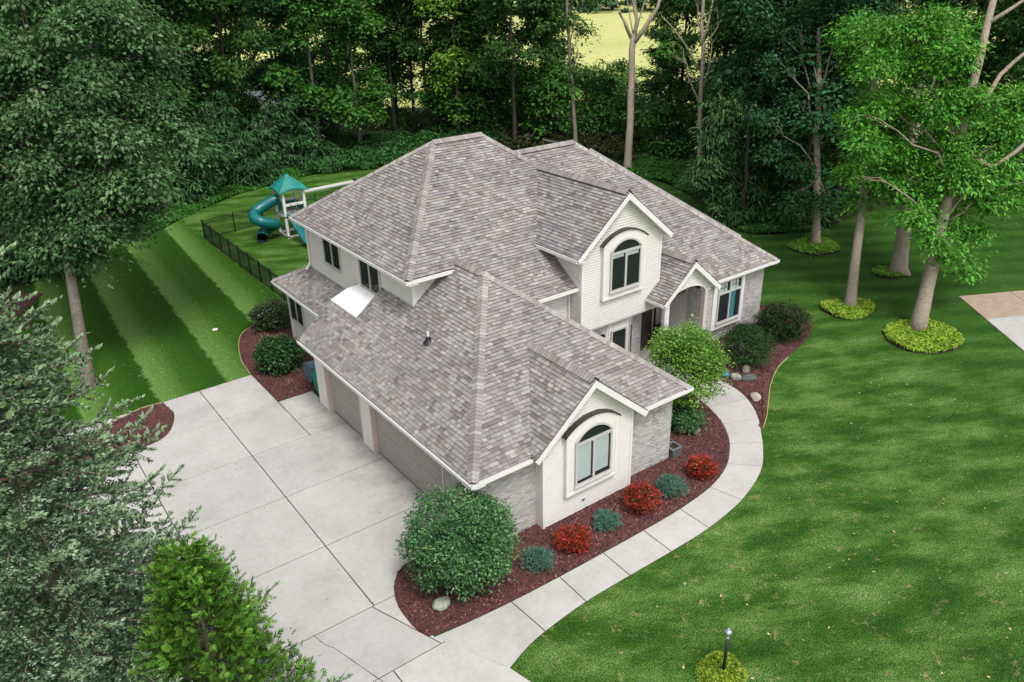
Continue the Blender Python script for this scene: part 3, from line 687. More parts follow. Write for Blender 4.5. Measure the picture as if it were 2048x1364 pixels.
# ---- walls
BOARD = 0.112
def siding(F, poly, hole=None, n0=0.0, mat='siding'):
    """clapboard wall: backing sheet + one board per course, poly convex (u,z); hole(z)->(ua,ub) removed span"""
    mb = MB()
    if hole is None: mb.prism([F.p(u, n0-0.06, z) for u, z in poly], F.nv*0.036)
    else:
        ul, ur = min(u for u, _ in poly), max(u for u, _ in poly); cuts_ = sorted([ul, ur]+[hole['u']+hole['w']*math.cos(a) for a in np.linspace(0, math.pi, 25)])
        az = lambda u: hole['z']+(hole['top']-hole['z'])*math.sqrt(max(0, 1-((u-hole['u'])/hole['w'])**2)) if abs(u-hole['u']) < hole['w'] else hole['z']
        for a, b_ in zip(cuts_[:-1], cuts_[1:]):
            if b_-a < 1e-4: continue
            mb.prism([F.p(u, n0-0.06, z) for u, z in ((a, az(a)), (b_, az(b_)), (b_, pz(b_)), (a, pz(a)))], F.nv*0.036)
    w = hp(mb.build('siding_wall', 'lap_shade'))  # dark backing shows in the grooves as painted lap shadow
    z0 = min(z for _, z in poly); z1 = max(z for _, z in poly); k = 0
    ua, ub = min(u for u, _ in poly)-1, max(u for u, _ in poly)+1
    while z0+k*BOARD < z1:
        a, b_ = z0+k*BOARD, z0+(k+1)*BOARD; k += 1
        spans = [(ua, ub)]
        if hole is not None:
            zc = (a+b_)/2
            if zc < hole['top']:
                hw = hole['w']*math.sqrt(max(0, 1-((zc-hole['z'])/(hole['top']-hole['z']))**2)) if zc > hole['z'] else hole['w']
                spans = [(ua, hole['u']-hw), (hole['u']+hw, ub)]
        for sa, sb in spans:
            q = poly_clean_s(clip_convex([(sa, a+0.021), (sb, a+0.021), (sb, b_), (sa, b_)], list(poly)))
            if len(q) < 3: continue
            if area2(q) < 0: q = q[::-1]
            m_ = len(q); e = random.uniform(-0.0015, 0.0015)
            fr = [F.p(u, n0+0.020+e-0.009*min(1, max(0, (z-a)/BOARD)), z) for u, z in q]; bk = [F.p(u, n0-0.03, z) for u, z in q]
            bm = MB(); bm.add(fr+bk, [tuple(range(m_))]+[(m_+i, m_+(i+1) % m_, (i+1) % m_, i) for i in range(m_)])
            sub(bm.build('siding_board', mat), w)
    return w
BRICKS = []; BR_COLS = [(0.46, 0.44, 0.425), (0.49, 0.472, 0.457), (0.42, 0.40, 0.387), (0.46, 0.427, 0.40), (0.39, 0.365, 0.352), (0.51, 0.495, 0.48)]
def brick(F, u0, u1, z0, z1, n0=0.0, back=True, raise_=None):
    bw = MB(); bw.fbox(F, u0, u1, n0-0.10, n0-0.001, z0, z1); wall_o = hp(bw.build('brick_wall', 'mortar'))
    L, H, g_ = 0.203, 0.0677, 0.010; k = 0
    while z0+k*H < z1:
        a = z0+k*H+g_/2; b_ = min(z1, a+H-g_); x = u0-(0.1015 if k % 2 else 0); k += 1
        while x < u1:
            ua, ub = max(u0, x+g_/2), min(u1, x+L-g_/2); x += L
            if ub-ua < 0.02: continue
            e = n0+random.choice([0.006, 0.009, 0.011, 0.013]) + (raise_((ua+ub)/2, (a+b_)/2) if raise_ else 0)
            vs = [F.p(ua, n0-0.02, a), F.p(ub, n0-0.02, a), F.p(ub, n0-0.02, b_), F.p(ua, n0-0.02, b_), F.p(ua, e, a), F.p(ub, e, a), F.p(ub, e, b_), F.p(ua, e, b_)]
            fs = [(4, 5, 6, 7), (0, 1, 5, 4), (1, 2, 6, 5), (2, 3, 7, 6), (3, 0, 4, 7)]
            BRICKS.append((vs, fs, jit(random.choice(BR_COLS), 0.1), poly_px(vs[4:]) if (CAM-vs[4])@F.nv > 0 else 0.0, wall_o))
def trim_board(F, u0, u1, z0, z1, n0=0.0, n1=0.035, mat='trim', name='corner_board'):
    mb = MB(); mb.fbox(F, u0, u1, n0, n1, z0, z1); return hp(mb.build(name, mat))
# core volumes so that nothing shows through (inner box set back from every wall)
core = MB()
core.box(0.22, 8.5, 0.12, 7.5, 0.0, 2.95); core.box(1.80, 12.0, 7.9, 19.0, 0, 3.0); core.box(2.60, 8.5, 7.9, 17.5, 3.0, 6.55); core.box(8.78, 12.95, 5.22, 17.5, 3.5, 6.7); core.box(12.2, 21.3, 7.4, 19.3, 0, 3.3); core.box(15.9, 21.3, 5.9, 7.4, 0, 3.3)
hp(core.build('inner_wall', 'dark_interior'))
# garage side (facing -X)
G0 = FX(0.0)
siding(G0, [(-12.27, 0.04), (-11.45, 0.04), (-11.45, 2.98), (-12.27, 2.98)])
siding(G0, [(-8.15, 0.04), (-7.36, 0.04), (-7.36, 2.98), (-8.15, 2.98)])
brick(G0, -2.05, 0.0, 0.0, 2.98)
trim_board(G0, -12.29, -12.19, 0.04, 2.98)
hd = MB(); hd.fbox(G0, -11.45, -8.15, -0.12, 0.0, 2.42, 2.98); hd.fbox(G0, -7.36, -2.05, -0.12, 0.0, 2.42, 2.98); hp(hd.build('door_header', 'trim'))
jm = lambda a, b_: trim_board(G0, a, b_, 0.0, 2.42, -0.26, 0.03, 'jamb', 'door_jamb')
jm(-11.45, -11.37); jm(-8.23, -8.151); jm(-7.359, -7.28); jm(-2.13, -2.051)
def garage_door(y0, y1, label):
    mb = MB(); mb.fbox(G0, -y1, -y0, -0.26, -0.20, 0.0, 2.42); d = hp(mb.build('garage_door', 'garage_door')); d['label'] = label
    for k in range(4):
        a, b_ = 0.02+k*0.60, 0.02+(k+1)*0.60-0.012; m2 = MB(); r = 5
        for i in range(r):
            h0 = a+(b_-a)*i/r; h1 = a+(b_-a)*(i+1)/r-0.012
            m2.fbox(G0, -y1+0.01, -y0-0.01, -0.198, -0.178+0.004*(i % 2), h0, h1)
        sub(m2.build('door_section', 'garage_door'), d)
    m3 = MB(); m3.fbox(G0, -y1, -y0, -0.21, -0.16, 0.0, 0.018); sub(m3.build('door_seal', 'black_metal'), d)
garage_door(8.23, 11.37, 'single garage door'); garage_door(2.13, 7.28, 'double garage door')
siding(Frame((0, 12.27), (-1, 0)), [(-1.7, 0.04), (0, 0.04), (0, 2.98), (-1.7, 2.98)])
# front of garage (facing -Y)
B0 = FY(0.0); brick(B0, 0.0, 2.28, 0.0, 2.98)
def quoin(u, z): return 0.0
brick(B0, 6.27, 8.67, 0.0, 2.98, raise_=lambda u, z: 0.028 if u > (8.02 if int(z/0.47) % 2 else 7.72) else 0.0)
for z in np.arange(0.0, 2.9, 0.47): trim_board(B0, 7.70, 7.715, z, z+0.46, 0.0, 0.016, 'mortar', 'control_joint')
brick(Frame((8.67, 0), (0, 1)), 0, 5.0, 0, 2.98)
fg = FY(-0.36); gz = lambda x: zg0+(zg1-zg0)/2.45*(2.45-abs(x-4.25))-0.13
siding(fg, [(2.28, 0.05), (6.27, 0.05), (6.27, gz(6.27)), (4.25, gz(4.25)), (2.28, gz(2.28))])
siding(FX(2.28), [(0.0, 0.05), (0.36, 0.05), (0.36, 3.1), (0.0, 3.1)]); siding(Frame((6.27, 0), (0, 1)), [(-0.36, 0.05), (0, 0.05), (0, 3.1), (-0.36, 3.1)])
trim_board(fg, 2.255, 2.345, 0.04, 3.2, 0.0, 0.036); trim_board(fg, 6.205, 6.295, 0.04, 3.2, 0.0, 0.036)
trim_board(FX(2.28), 0.27, 0.36, 0.04, 3.1, 0.0, 0.026)
# upper storey
UW = FX(2.48); siding(UW, [(-17.66, 4.2), (-7.76, 4.2), (-7.76, 6.58), (-17.66, 6.58)])
siding(FY(7.76), [(2.48, 5.2), (4.5, 5.2), (4.5, 6.58), (2.48, 6.58)])
trim_board(UW, -7.85, -7.735, 4.3, 6.58, 0.0, 0.034); trim_board(FY(7.76), 2.46, 2.56, 5.2, 6.58, 0, 0.034); trim_board(UW, -17.68, -17.58, 4.2, 6.58, 0.0, 0.034)
siding(FY(5.82), [(6.0, 3.55), (8.64, 3.55), (8.64, 5.28), (6.0, 5.28)]); trim_board(FY(5.82), 8.55, 8.62, 3.6, 5.28, 0.0, 0.03)
# dormer
DY = FY(5.08); dz = lambda x: (zd0+(zd1-zd0)/2.62*(x-8.20) if x < 10.82 else zd1-(zd1-zd0)/2.64*(x-10.82))-0.13
siding(DY, [(8.64, 3.47), (13.07, 3.47), (13.07, dz(13.07)), (10.82, dz(10.82)), (8.64, dz(8.64))])
siding(FX(8.64), [(-8.0, 3.5), (-5.08, 3.5), (-5.08, 6.69), (-8.0, 6.69)])
siding(Frame((13.07, 0), (0, 1)), [(5.08, 3.47), (10.5, 3.47), (10.5, 6.7), (5.08, 6.7)])
trim_board(DY, 8.615, 8.72, 3.47, 6.9, 0, 0.036); trim_board(FX(8.64), -5.17, -5.08, 3.5, 6.69, 0, 0.026); trim_board(DY, 12.99, 13.095, 3.47, 6.85, 0, 0.036)
so = MB(); so.box(8.70, 13.0, 5.09, 6.2, 3.41, 3.468); hp(so.build('dormer_soffit', 'trim'))
# ground floor behind the bay and left wall
brick(FY(5.85), 8.7, 9.62, 0, 3.4); brick(FY(5.66), 12.13, 12.75, 0, 3.4)
LW = FX(1.66); siding(LW, [(-19.21, 0.05), (-12.27, 0.05), (-12.27, 3.12), (-19.21, 3.12)]); trim_board(LW, -19.23, -19.12, 0.05, 3.12, 0, 0.034)
siding(Frame((0, 19.21), (-1, 0)), [(-12.0, 0.05), (-1.66, 0.05), (-1.66, 3.12), (-12.0, 3.12)])
# right wing brick with raised quoin panels
def wing_raise(u, z):
    r = int(z/0.52); 
    return 0.03 if u > (20.75 if r % 2 else 20.35) else 0.0
brick(FY(5.76), 15.75, 21.46, 0, 3.34, raise_=wing_raise); brick(Frame((21.46, 0), (0, 1)), 5.76, 12, 0, 3.34, raise_=lambda u, z: 0.03 if u < (6.6 if int(z/0.52) % 2 else 7.0) else 0)
# porch
ph = dict(u=14.10, w=1.13, z=3.85, top=4.36)
PF = FY(4.27); pz = lambda x: zp0+(zp1-zp0)/1.79*(1.79-abs(x-14.18))-0.14
siding(PF, [(12.72, 3.84), (15.64, 3.84), (15.64, pz(15.64)), (14.18, pz(14.18)), (12.72, pz(12.72))], hole=ph)
ar = MB(); th_ = np.linspace(math.pi, 0, 25); prev = None
arcp = [(ph['u']+ph['w']*math.cos(a), ph['z']+(ph['top']-ph['z'])*math.sin(a)) for a in th_]
for (ua, za), (ub, zb) in zip(arcp[:-1], arcp[1:]):
    da = np.array([ua-ph['u'], (za-ph['z'])*2]); da /= np.linalg.norm(da)+1e-9; db = np.array([ub-ph['u'], (zb-ph['z'])*2]); db /= np.linalg.norm(db)+1e-9
    ar.hexa([PF.p(ua, 0.045, za), PF.p(ub, 0.045, zb), PF.p(ub, -0.25, zb), PF.p(ua, -0.25, za), PF.p(ua+da[0]*0.05, 0.045, za+da[1]*0.05), PF.p(ub+db[0]*0.05, 0.045, zb+db[1]*0.05), PF.p(ub+db[0]*0.05, -0.25, zb+db[1]*0.05), PF.p(ua+da[0]*0.05, -0.25, za+da[1]*0.05)])
hp(ar.build('porch_arch', 'siding'))
trim_board(PF, 12.74, 12.96, 0.0, 3.86, -0.2, 0.03, 'trim', 'porch_post'); trim_board(PF, 15.23, 15.42, 0.0, 3.86, -0.2, 0.03, 'jamb', 'porch_post')
brick(PF, 15.42, 15.78, 0.0, 3.86, n0=0.0); brick(FX(15.24), -5.25, -4.5, 0.0, 3.86)
siding(FX(15.26), [(-7.1, 0.04), (-5.25, 0.04), (-5.25, 3.86), (-7.1, 3.86)])
pc = MB(); pc.box(13.0, 15.35, 4.33, 7.05, 4.38, 4.42); hp(pc.build('porch_ceiling', 'trim'))
pf = MB(); pf.box(12.7, 15.4, 4.25, 7.1, 0.0, 0.16); hp(pf.build('porch_floor', 'concrete'))
siding(FY(7.1), [(12.2, 0.16), (15.3, 0.16), (15.3, 3.88), (12.2, 3.88)])
siding(Frame((15.78, 0), (0, 1)), [(4.27, 0.05), (5.76, 0.05), (5.76, 3.84), (4.27, 3.84)])
BRICKS.sort(key=lambda s_: -s_[3])
for vs, fs, c, _, wo in BRICKS[:300]:
    mb = MB(); mb.add(vs, fs, c); sub(mb.build('brick', 'brick'), wo)
mb = MB()
for vs, fs, c, _, wo in BRICKS[300:]: mb.add(vs, fs, c)
stuff(hp(mb.build('brick_field', 'brick')))

# ---- windows
def window(F, u0, u1, z0, z1, n=0.02, cols=2, transom=None, blind=None, curtain=None, grid=False, label=None, fw=0.065, floor=False):
    fr = MB(); d0, d1 = n, n+0.07
    fr.fbox(F, u0, u0+fw, d0, d1, z0, z1); fr.fbox(F, u1-fw, u1, d0, d1, z0, z1); fr.fbox(F, u0+fw, u1-fw, d0, d1, z0, z0+fw); fr.fbox(F, u0+fw, u1-fw, d0, d1, z1-fw, z1)
    fr.fbox(F, u0-0.02, u1+0.02, d0, d1+0.03, z0-0.035, z0-0.001)
    w = hp(fr.build('window', 'frame'))
    if label: w['label'] = label
    bk = MB(); bk.fbox(F, u0+0.01, u1-0.01, n+0.002, n+0.010, z0+0.01, z1-0.01); sub(bk.build('interior', 'dark_interior'), w)
    cw = (u1-u0-2*fw)/cols; rows = [(z0+fw, z1-fw)] if transom is None else [(z0+fw, transom-0.05), (transom+0.05, z1-fw)]
    if transom is not None:
        tb = MB(); tb.fbox(F, u0+fw, u1-fw, d0, d1-0.003, transom-0.05, transom+0.05); sub(tb.build('transom', 'frame'), w)
    for i in range(1, cols):
        mu = MB(); x = u0+fw+cw*i; mu.fbox(F, x-0.04, x+0.04, d0, d1-0.006, z0+fw, z1-fw); sub(mu.build('mullion', 'frame'), w)
    for i in range(cols):
        for r, (a, b_) in enumerate(rows):
            ua, ub = u0+fw+cw*i+(0.04 if i else 0), u0+fw+cw*(i+1)-(0.04 if i < cols-1 else 0)
            pn = MB(); pn.fbox(F, ua, ub, n+0.034, n+0.040, a, b_); sub(pn.build('pane', 'glass'), w)
            if grid and r == 1:
                gm = MB(); um = (ua+ub)/2; zm_ = (a+b_)/2; gm.fbox(F, um-0.012, um+0.012, n+0.041, n+0.05, a, b_); gm.fbox(F, ua, ub, n+0.041, n+0.049, zm_-0.012, zm_+0.012); sub(gm.build('muntin', 'play_dark'), w)
                bl = MB(); bl.fbox(F, ua+0.01, ua+(ub-ua)*0.78, n+0.014, n+0.02, a, b_); sub(bl.build('blind', 'blind'), w)
            if blind and r == 0:
                f_ = blind[i]; 
                if f_ > 0: bl = MB(); bl.fbox(F, ua+0.015, ub-0.06, n+0.014, n+0.02, b_-(b_-a)*f_, b_-0.005); sub(bl.build('blind', 'blind'), w)
            if curtain and r == 0 and curtain[i]:
                c0, c1 = curtain[i]; cm = MB(); k_ = 14
                for j in range(k_):
                    x0_ = ua+(ub-ua)*(c0+(c1-c0)*j/k_); x1_ = ua+(ub-ua)*(c0+(c1-c0)*(j+1)/k_); e = 0.006*(j % 2)
                    cm.fbox(F, x0_, x1_, n+0.012, n+0.018+e, a, b_)
                sub(cm.build('curtain', 'curtain'), w)
            if floor:
                fl = MB(); fl.fbox(F, ua, ub, n+0.011, n+0.014, a, a+(b_-a)*0.42); sub(fl.build('floor_glimpse', 'wood_floor'), w)
    return w
window(UW, -15.74, -14.0, 5.03, 6.33, label='left upstairs window'); window(UW, -12.15, -10.33, 5.0, 6.34, label='upstairs window above the white sheet', blind=(0, 0))
window(LW, -18.95, -17.3, 1.35, 2.75, label='ground floor window under the skirt roof')
def arched_bay(F, u0, u1, z0, z1, rise, depth, blind, label):
    th = np.linspace(0, math.pi, 17); uc = (u0+u1)/2; hw = (u1-u0)/2
    # flat circular arc
    R_ = (hw*hw+rise*rise)/(2*rise); a0 = math.asin(hw/R_)
    arc = [(uc+R_*math.sin(a), z1-(R_-rise)+R_*math.cos(a)) for a in np.linspace(a0, -a0, 19)]
    sr = MB(); sr.prism([F.p(u, 0.0, z) for u, z in [(u0, z0), (u1, z0)]+arc], F.nv*depth); s_ = hp(sr.build('window_surround', 'siding'))
    # clap edges down both cheeks and a sill board
    ed = MB()
    for k in range(int((z1-z0)/BOARD)):
        zz = z0+k*BOARD
        for ua, ub in ((u0-0.012, u0+0.004), (u1-0.004, u1+0.012)): ed.fbox(F, ua, ub, 0.0, depth-0.05, zz, zz+0.02)
    sub(ed.build('siding_edge', 'siding'), s_)
    cb = MB()
    for ua, ub in ((u0-0.014, u0+0.10), (u1-0.10, u1+0.014)): cb.fbox(F, ua, ub, depth-0.03, depth+0.016, z0, z1)
    cb.fbox(F, u0+0.10, u1-0.10, depth-0.03, depth+0.018, z0, z0+0.10); sub(cb.build('corner_board', 'trim'), s_)
    hood = MB(); R2_ = R_+0.05
    pts = [(uc+(R_+0.002)*math.sin(a), z1-(R_-rise)+(R_+0.002)*math.cos(a), uc+R2_*math.sin(a), z1-(R_-rise)+R2_*math.cos(a)) for a in np.linspace(a0*1.08, -a0*1.08, 21)]
    for p, q in zip(pts[:-1], pts[1:]):
        hood.hexa([F.p(p[0], depth+0.05, p[1]), F.p(q[0], depth+0.05, q[1]), F.p(q[0], 0.0, q[1]), F.p(p[0], 0.0, p[1]), F.p(p[2], depth+0.05, p[3]), F.p(q[2], depth+0.05, q[3]), F.p(q[2], 0.0, q[3]), F.p(p[2], 0.0, p[3])])
    hp(hood.build('arched_hood', 'bronze'))
    # window
    a, b_ = u0+0.34, u1-0.30; zb = z0+0.31; zt = z0+1.95; n = depth+0.018; w_ = b_-a; r2 = 0.44; R3 = ((w_/2)**2+r2*r2)/(2*r2); a3 = math.asin(w_/2/R3); zs = zt+0.10; uc2 = (a+b_)/2
    arc3 = lambda ins, m_=15: [(uc2+(R3-ins)*math.sin(x), zs-(R3-r2)+(R3-ins)*math.cos(x)) for x in np.linspace(a3, -a3, m_)]
    fw = 0.075; fr = MB(); d1 = n+0.06
    fr.fbox(F, a, a+fw, n, d1, zb, zs); fr.fbox(F, b_-fw, b_, n, d1, zb, zs); fr.fbox(F, a+fw, b_-fw, n, d1, zb, zb+fw); fr.fbox(F, a-0.03, b_+0.03, n, d1+0.03, zb-0.04, zb-0.001)
    o_, i_ = arc3(0.0), arc3(fw)
    for k in range(len(o_)-1):
        fr.hexa([F.p(*x) for x in ((i_[k][0], d1, i_[k][1]), (i_[k+1][0], d1, i_[k+1][1]), (i_[k+1][0], n, i_[k+1][1]), (i_[k][0], n, i_[k][1]), (o_[k][0], d1, o_[k][1]), (o_[k+1][0], d1, o_[k+1][1]), (o_[k+1][0], n, o_[k+1][1]), (o_[k][0], n, o_[k][1]))])
    w = hp(fr.build('window', 'frame')); w['label'] = label
    bk = MB(); bk.prism([F.p(u, n+0.001, z) for u, z in [(a+0.02, zb+0.02), (b_-0.02, zb+0.02)]+arc3(0.02)], F.nv*0.006); sub(bk.build('interior', 'dark_interior'), w)
    tr = MB(); tr.fbox(F, a+fw, b_-fw, n, d1-0.004, zt-0.055, zt+0.055); sub(tr.build('transom', 'frame'), w)
    mu = MB(); mu.fbox(F, uc2-0.05, uc2+0.05, n, d1-0.006, zb+fw, zt-0.055); sub(mu.build('mullion', 'frame'), w)
    for i, (ua, ub) in enumerate(((a+fw, uc2-0.05), (uc2+0.05, b_-fw))):
        pn = MB(); pn.fbox(F, ua, ub, n+0.034, n+0.04, zb+fw, zt-0.055); sub(pn.build('pane', 'glass'), w)
        f_ = blind[i]; bl = MB(); za = zb+fw+0.02; zb2 = zt-0.06; bl.fbox(F, ua+0.01, ub-0.07, n+0.012, n+0.018, zb2-(zb2-za)*f_, zb2); sub(bl.build('blind', 'blind'), w)
    pa = MB(); pa.prism([F.p(u, n+0.034, z) for u, z in [(a+fw, zt+0.055), (b_-fw, zt+0.055)]+[(u, z) for u, z in arc3(fw) if z > zt+0.06]], F.nv*0.006); sub(pa.build('arched_pane', 'glass'), w)
    return w
arched_bay(fg, 3.15, 5.42, 1.02, 3.42, 0.42, 0.17, (0.93, 0.90), 'arched window of the front gable, pale blinds down')
arched_bay(DY, 9.65, 11.99, 4.65, 7.04, 0.42, 0.17, (0.10, 0.12), 'arched window of the upstairs dormer')
# right wing box window
WB_ = FY(5.76); bx_ = MB(); bx_.fbox(WB_, 17.39, 19.60, 0.0, 0.30, 0.82, 3.33); hp(bx_.build('window_surround', 'siding'))
trim_board(WB_, 17.375, 17.48, 0.82, 3.33, 0.27, 0.318); trim_board(WB_, 19.51, 19.615, 0.82, 3.33, 0.27, 0.318)
window(FY(5.46), 17.66, 19.36, 1.14, 3.27, n=0.004, cols=2, transom=2.68, curtain=(None, (0.05, 0.55)), grid=True, label='tall right wing window with blue curtain')
# three sided bay below the dormer
bay = [(9.62, 5.72), (10.42, 5.32), (11.54, 5.32), (12.12, 5.62)]
for (p, q), nm in zip(zip(bay[:-1], bay[1:]), ('left', 'middle', 'right')):
    L = math.hypot(q[0]-p[0], q[1]-p[1]); u = ((q[0]-p[0])/L, (q[1]-p[1])/L); Fb = Frame(p, u)
    siding(Fb, [(0, 0.05), (L, 0.05), (L, 3.42), (0, 3.42)])
    window(Fb, 0.11, L-0.11, 1.0, 2.93, n=0.03, cols=1, floor=True, label='bay window, %s pane' % nm)
    trim_board(Fb, 0.0, 0.09, 0.05, 3.42, 0, 0.04); trim_board(Fb, L-0.09, L, 0.05, 3.42, 0, 0.04)
# front door
D0 = FY(7.1); dm = MB(); dm.fbox(D0, 13.95, 14.9, 0.03, 0.07, 0.17, 2.3); dr = hp(dm.build('front_door', 'bronze'))
kb = MB(); kb.tube([D0.p(14.05, 0.07, 1.15), D0.p(14.05, 0.14, 1.15)], 0.03); sub(kb.build('handle', 'galvanised'), dr)
for a, b_ in ((13.45, 13.9), (14.95, 15.22)):
    sm = MB(); sm.fbox(D0, a, b_, 0.03, 0.06, 0.17, 2.3); sl = hp(sm.build('sidelight', 'frame')); pn = MB(); pn.fbox(D0, a+0.06, b_-0.06, 0.061, 0.066, 0.3, 2.2); sub(pn.build('pane', 'dark_interior'), sl)
# white membrane below the upstairs window
zw = 5.02
me_ = MB(); me_.prism([(XL-0.03, 12.64, zGL(XL)+0.035), (XL-0.03, 10.29, zGL(XL)+0.035), (2.47, 10.29, zw), (2.47, 12.3, zw), (2.0, 12.64, zw-0.19)][::-1], (0, 0, -0.04)); hp(me_.build('roof_membrane', 'membrane'))
ck_ = MB(); ck_.add([(XL, 10.285, zGL(XL)), (2.5, 10.285, zw-0.05), (2.5, 10.285, zGL(2.5)), (XL, 12.6, zGL(XL)-0.05), (2.5, 12.6, 4.2), (2.5, 12.6, zw)], [(0, 1, 2), (3, 4, 5)]); hp(ck_.build('membrane_cheek', 'trim'))
# vent pipe
vx, vy = 1.80, 5.63; vp = MB(); vp.tube([(vx, vy, zGL(vx)-0.1), (vx, vy, zGL(vx)+0.42)], 0.045, 10); vo = hp(vp.build('vent_pipe', 'trim'))
vb = MB(); vb.tube([(vx, vy, zGL(vx)-0.02), (vx, vy, zGL(vx)+0.10), (vx, vy, zGL(vx)+0.24)], [0.20, 0.11, 0.06], 12); sub(vb.build('pipe_boot', 'black_metal'), vo)
# downspouts
def spout(pts, mat='trim'):
    mb = MB()
    for a, b_ in zip(pts[:-1], pts[1:]): mb.beam(a, b_, 0.085, 0.065, (0, 0, 1) if abs(b_[2]-a[2]) < 0.9*np.linalg.norm(np.array(b_)-np.array(a)) else (1, 0, 0))
    hp(mb.build('downspout', mat))
spout([(2.0, 17.9, 6.6), (2.40, 17.5, 6.42), (2.40, 17.5, 4.55), (2.15, 17.45, 4.25)])
spout([(-0.05, 0.75, 2.95), (-0.05, 0.75, 0.1)], 'bronze')
spout([(8.55, 5.74, 5.2), (8.55, 5.74, 3.9)]); spout([(12.5, 4.2, 3.95), (12.66, 4.22, 3.6), (12.66, 4.22, 0.1)]); spout([(15.85, 4.3, 3.8), (15.85, 4.3, 0.1)], 'frame')
ob = pxy(1165, 998, -0.36); um = MB(); um.fbox(fg, ob[0]-0.06, ob[0]+0.06, 0.02, 0.05, ob[2]-0.05, ob[2]+0.05); hp(um.build('wall_outlet', 'galvanised'))

# ================================================================== VEGETATION HELPERS
def unit(a): return a/(np.linalg.norm(a, axis=-1, keepdims=True)+1e-9)
def leaf_cards(C, axis, nrm, L, W, fold=0.18):
    """diamond leaves; returns (4N,3)"""
    axis = unit(axis); side_ = unit(np.cross(nrm, axis)); nn = np.cross(axis, side_); L = L[:, None]; W = W[:, None]
    a = C-axis*L*0.5; b_ = C+side_*W*0.5-axis*L*0.05+nn*W*fold; c = C+axis*L*0.5-nn*L*0.12; d = C-side_*W*0.5-axis*L*0.05+nn*W*fold
    return np.stack([a, b_, c, d], 1).reshape(-1, 3)
def blob_leaves(rng, blobs, n, size, aspect=0.62, pal=((0.04, 0.09, 0.02),), clump=0.45, per=16, droop=0.35, hollow=0.45, flat=0.32):
    """leaves in flattened drooping sprays spread through a set of ellipsoids (center, radii)"""
    vol = np.array([np.prod(b[1])**(2/3) for b in blobs]); cnt = np.maximum(1, (n*vol/vol.sum()/per)).astype(int)
    CC = []; OUT = []
    for (c, r), k in zip(blobs, cnt):
        d = unit(rng.normal(size=(k, 3))); rad = hollow+(1-hollow)*rng.random((k, 1))**0.55
        rad *= 1+0.16*np.sin(d[:, :1]*7+c[0])*np.cos(d[:, 1:2]*6+c[1])
        CC.append(np.array(c)+d*rad*np.array(r)); OUT.append(d)
    CC = np.concatenate(CC); OUT = np.concatenate(OUT); m = len(CC)
    pal = np.array(pal); pc = pal[rng.integers(0, len(pal), m)]*rng.uniform(0.70, 1.25, (m, 1)); cs = clump*rng.uniform(0.7, 1.35, (m, 1, 1))
    off = rng.normal(size=(m, per, 3)); h2 = (off[:, :, :2]**2).sum(2)
    P = off*cs*np.array([1, 1, flat]); P[:, :, 2] -= cs[:, :, 0]*0.16*h2          # edges of a spray hang
    P += OUT[:, None, :]*cs*0.25*off[:, :, :1]
    C = (CC[:, None, :]+P).reshape(-1, 3); O = np.repeat(OUT, per, 0); col = np.repeat(pc, per, 0)*rng.uniform(0.80, 1.22, (m*per, 1))
    rd = off.copy(); rd[:, :, 2] *= 0.3; rd = rd.reshape(-1, 3)
    axis = O*0.45+rd*0.8+rng.normal(size=C.shape)*0.4+np.array([0, 0, -droop]); nrm = O*0.25+rd*0.3+rng.normal(size=C.shape)*0.33+np.array([0, 0, 1.0])
    L = size*rng.uniform(0.7, 1.3, len(C)); V = leaf_cards(C, axis, nrm, L, L*aspect)
    return V, col, CC
def limb_path(a, b_, rng, wob=0.12, n=5):
    a = np.array(a, float); b_ = np.array(b_, float); L = np.linalg.norm(b_-a); out = []
    for k in range(n+1):
        t_ = k/n; p = a+(b_-a)*t_+np.array([0, 0, 0.12*L*math.sin(math.pi*t_)])
        if 0 < k < n: p = p+rng.normal(size=3)*wob*L*0.25
        out.append(p)
    return out
def trunk_mesh(base, top, r0, r1, rng, blobs, mat, parent, wob=0.25, limbs=14, flare=1.5, extra=(), seg=10, sink=0.15, zlimb=0.3):
    base = np.array(base, float); top = np.array(top, float); n = 9; pts = []; rad = []
    for k in range(n+1):
        t_ = k/n; p = base+(top-base)*t_
        if 0 < k: p = p+np.array([*(rng.normal(size=2)*wob*t_*0.6), 0])
        pts.append(p); rad.append((r0+(r1-r0)*t_**0.85)*(1+(flare-1)*max(0, 1-t_*14)))
    pts.insert(1, base+(top-base)*0.025); rad.insert(1, r0*1.08)
    pts[0] = pts[0]-np.array([0, 0, sink])
    mb = MB(); mb.tube(pts, rad, seg)
    order = rng.permutation(len(blobs))[:limbs]
    for i in order:
        c, r = blobs[i]; c = np.array(c); zt = np.clip((c[2]-base[2]-np.linalg.norm(c[:2]-base[:2])*0.55-0.3)/(top[2]-base[2]), zlimb, 0.97); k = zt*n
        a = base+(top-base)*zt; ra = (r0+(r1-r0)*zt**0.85); Lk = np.linalg.norm(c-a)
        if Lk < 0.3: continue
        r_l = min(ra*0.4, 0.012+0.011*Lk); pp = limb_path(a, c, rng); mb.tube(pp, list(np.linspace(r_l, r_l*0.25, len(pp))), 6)
        for _ in range(2):
            e = c+rng.normal(size=3)*np.array(r)*0.5; q = pp[len(pp)//2]; mb.tube(limb_path(q, e, rng), list(np.linspace(r_l*0.5, 0.008, 6)), 5)
    for path, ra, rb in extra: mb.tube(path, list(np.linspace(ra, rb, len(path))), 8)
    o = mb.build('trunk', mat, parent, smooth=True); return o
def rel(blobs, base): return [(np.array(c)-np.array(base), r) for c, r in blobs]
